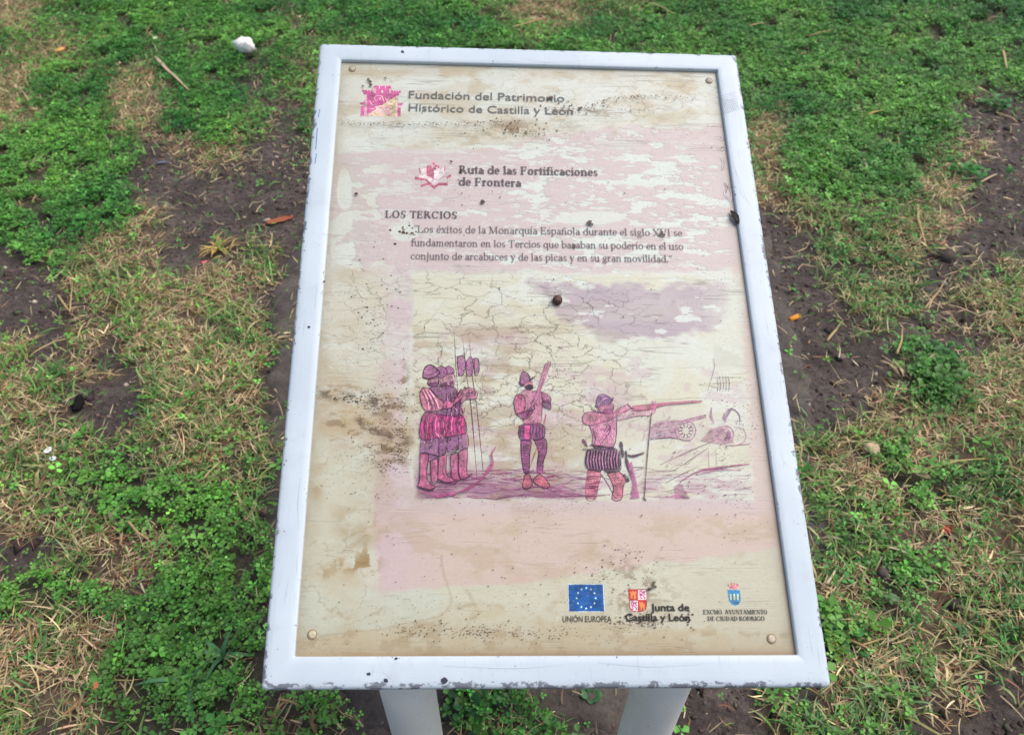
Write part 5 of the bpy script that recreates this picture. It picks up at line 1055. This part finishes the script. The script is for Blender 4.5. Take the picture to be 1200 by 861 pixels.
for pts, w_, c, lab in (
 ([(184, 74), (204, 95), (223, 113)], 4.5, (206, 182, 150), 'thick pale straw lying aslant on clover at upper left'),
 ([(1083, 554), (1115, 548), (1152, 545)], 3.2, (196, 182, 110), 'longest yellow straw lying level in the grass at right'),
 ([(1073, 246), (1072, 264), (1084, 296)], 3.4, STR, 'kinked pale straw standing upright in view on soil at upper right'),
 ([(968, 402), (978, 390), (986, 378)], 3.2, STR, 'pale straw on the bare soil pointing at the orange cigarette butt'),
 ([(1083, 362), (1100, 342), (1108, 328)], 2.4, STR, 'thin straw slanting across the edge of soil at far right'),
 ([(1047, 422), (1052, 408), (1054, 392)], 2.6, STR, 'short upright straw on the soil above the leafy weed'),
 ([(1168, 375), (1184, 400), (1199, 424)], 3.0, (160, 138, 100), 'brownish straw running off the right edge of the lawn'),
 ([(1008, 197), (1012, 212)], 3.4, (222, 204, 160), 'short cream straw on clover right of the board top'),
 ([(1012, 146), (1032, 138)], 3.0, (206, 176, 110), 'short golden straw on dense clover, upper right'),
 ([(1170, 62), (1174, 78), (1177, 90)], 3.2, STR, 'upright straw below the densest clover at the top right corner'),
 ([(1166, 133), (1180, 139), (1192, 145)], 2.8, STR, 'thin straw on soil at the right edge, upper part'),
 ([(1148, 213), (1168, 205)], 3.2, (214, 196, 150), 'cream straw beside clover leaves on upper right soil'),
 ([(945, 49), (968, 44), (992, 38)], 2.2, (170, 140, 96), 'long brown straw on top clover right of the board'),
 ([(876, 38), (896, 34)], 2.4, STR, 'short straw on clover just above the right board corner'),
 ([(600, 40), (622, 34), (640, 26)], 2.6, STR, 'straw behind the top rail, left one of the crossed pair'),
 ([(760, 10), (772, 14), (790, 22)], 2.2, STR, 'thin straw on clover behind the top rail'),
 ([(40, 420), (68, 405), (96, 399)], 2.6, STR, 'straw at the far left edge by bare soil'),
 ([(70, 350), (85, 372), (88, 330)], 2.4, STR, 'bent straw with sharp fold on the left soil'),
 ([(98, 447), (120, 444), (144, 446)], 2.6, STR, 'straw lying level just above the small black stone'),
 ([(250, 378), (268, 366), (288, 356)], 2.4, STR, 'thin straw on dry grass near the left rail'),
 ([(306, 440), (310, 420), (311, 410)], 2.4, (170, 130, 84), 'brown upright straw beside the footing left of the board'),
 ([(990, 752), (1012, 764), (1036, 778)], 4.0, (170, 140, 100), 'broad brown straw slanting past the bark chip'),
 ([(1000, 762), (1018, 757), (1030, 752)], 2.6, STR, 'pale straw crossing the broad straw near the bark chip'),
 ([(1036, 648), (1048, 652), (1060, 657)], 3.0, (214, 200, 164), 'cream straw in the grass at right below the pale stone'),
 ([(965, 690), (972, 680), (976, 672)], 3.4, (214, 200, 164), 'cream straw close to the lower right rail of the board'),
 ([(1070, 740), (1086, 748), (1094, 754)], 3.4, STR, 'broad short straw on grass in the lower right quarter'),
 ([(1150, 690), (1158, 676)], 2.6, STR, 'small straw on clover at the right edge, lower part'),
 ([(320, 850), (334, 832), (343, 826)], 4.2, (178, 142, 92), 'thick brown straw on soil under the lower left board corner'),
 ([(330, 826), (345, 830), (356, 834)], 3.4, (196, 160, 112), 'short tan straw crossing under the lower left board corner'),
 ([(540, 806), (556, 816), (566, 822)], 2.0, (140, 112, 84), 'thin brown straw on soil between the two posts'),
 ([(156, 620), (168, 634), (178, 640)], 3.0, STR, 'curved straw on the small bare patch at left')):
    strip_obj('straw_stalk', pts, w_, c, lab, 'straw', group=grp)
# broad leaved plants
def weed(px, py, n, lpx, wpx, c, label, seed, up=.35, stalk=True, name='broadleaf_weed', cat='weed', ratio=1.0, spread=0.0):
    r_ = random.Random(seed); g = G(px, py); dist = (g - CAMP) @ M[:, 2]; root = empty(name, (g[0], g[1], gz(g[0], g[1])), 0); tag(root, label, cat)
    for i in range(n):
        a = 2.4 * i + r_.uniform(-.3, .3); L_ = lpx * dist / F * r_.uniform(.65, 1.1); hw = wpx * dist / F / 2 * r_.uniform(.8, 1.15); el = up + .5 * (i / n) + r_.uniform(-.1, .15); st = L_ * (.5 if stalk else .02)
        V = []; m = 7; da = np.array([math.cos(a), math.sin(a), 0]); sa = np.array([-math.sin(a), math.cos(a), 0]); o0 = da * abs(r_.gauss(0, spread)) * dist / F + np.array([0, 0, r_.uniform(0, spread * .5) * dist / F]); a = a + r_.uniform(-2, 2) * (spread > 0); da = np.array([math.cos(a), math.sin(a), 0]); sa = np.array([-math.sin(a), math.cos(a), 0]); p = o0.copy(); e = el + .35; z1 = np.array([0, 0, 1.])
        sp = [p.copy()]; p = p + (da * math.cos(e) + z1 * math.sin(e)) * st; cen = [p.copy()]
        for t in range(m - 1): e -= .16 if stalk else .22; p = p + (da * math.cos(e) + z1 * math.sin(e)) * (L_ - st * .6) / (m - 1); cen.append(p.copy())
        for t, q_ in enumerate(cen):
            f_ = t / (m - 1); w_ = hw * (math.sin(math.pi * min(1, f_ * .93 + .07)) ** .7 if ratio == 1 else (1 - f_) ** .7) + .0002; w_ *= 1 + .12 * math.sin(t * 2.7 + i)
            V += [q_ - sa * w_ + z1 * w_ * .3, q_, q_ + sa * w_ + z1 * w_ * .3]
        Fc = [[t * 3 + j, t * 3 + j + 1, (t + 1) * 3 + j + 1, (t + 1) * 3 + j] for t in range(m - 1) for j in range(2)]
        tw = .0012; k0 = len(V); V += [o0 - sa * tw, o0 + sa * tw, cen[0] + sa * tw, cen[0] - sa * tw]; Fc.append([k0, k0 + 1, k0 + 2, k0 + 3])
        mb = MB(); mb.add(V, Fc, lin(c) * r_.uniform(.75, 1.3)); mb.build('leaf', M_LEAF, root, smooth=True)
weed(984, 742, 24, 18, 13, (70, 128, 68), 'broad leaved light green weed beside the lower right board corner', 1, spread=9)
weed(987, 772, 5, 14, 12, (74, 134, 70), 'small broad leaved seedling under the bark chip', 2)
weed(548, 828, 26, 20, 12, (62, 108, 60), 'leafy green weed on soil between the posts, beside the left post', 3, spread=14)
weed(578, 812, 7, 18, 11, (70, 118, 66), 'small leafy weed touching the bottom rail between the posts', 4)
weed(692, 818, 7, 14, 10, (66, 110, 66), 'small weed on the soil just left of the right post', 5)
weed(892, 810, 5, 10, 8, (76, 126, 70), 'tiny seedling peeking out below the bottom rail at right', 6)
weed(1094, 458, 90, 15, 8, (84, 130, 62), 'bushy weed with pointed leaves on bare soil right of the board', 7, .5, spread=20)
weed(1098, 420, 40, 12, 7, (66, 122, 58), 'low green weed directly above the bushy pointed one', 8, spread=13)
weed(1128, 205, 30, 13, 9, (74, 140, 66), 'clover like rosette on soil at the upper right', 9, spread=18)
weed(1165, 128, 14, 12, 9, (70, 132, 70), 'small rosette on soil near the top right corner', 10, spread=10)
weed(225, 800, 5, 70, 9, (96, 146, 96), 'tall pale bladed grass tuft in clover at the lower left', 11, .35, False, 'grass_tuft', 'grass tuft', 2)
weed(262, 772, 5, 44, 9, (92, 142, 92), 'pale bladed grass tuft in clover left of the lower left board corner', 12, .6, False, 'grass_tuft', 'grass tuft', 2)
weed(955, 852, 60, 26, 3, (88, 132, 76), 'dense green grass tuft at the bottom edge right of the board', 13, .5, False, 'grass_tuft', 'grass tuft', 2, 22)
weed(1030, 815, 70, 28, 3.2, (110, 140, 92), 'greyish grass tuft near the bottom right of the lawn', 14, .4, False, 'grass_tuft', 'grass tuft', 2, 24)
weed(66, 450, 40, 22, 3, (84, 126, 64), 'green grass tuft on bare soil above the black stone', 15, .5, False, 'grass_tuft', 'grass tuft', 2, 14)
weed(255, 290, 34, 24, 2.6, (196, 168, 100), 'dry yellow grass tuft on bare soil below the brown shard', 16, .25, False, 'dry_tuft', 'grass tuft', 2, 7)
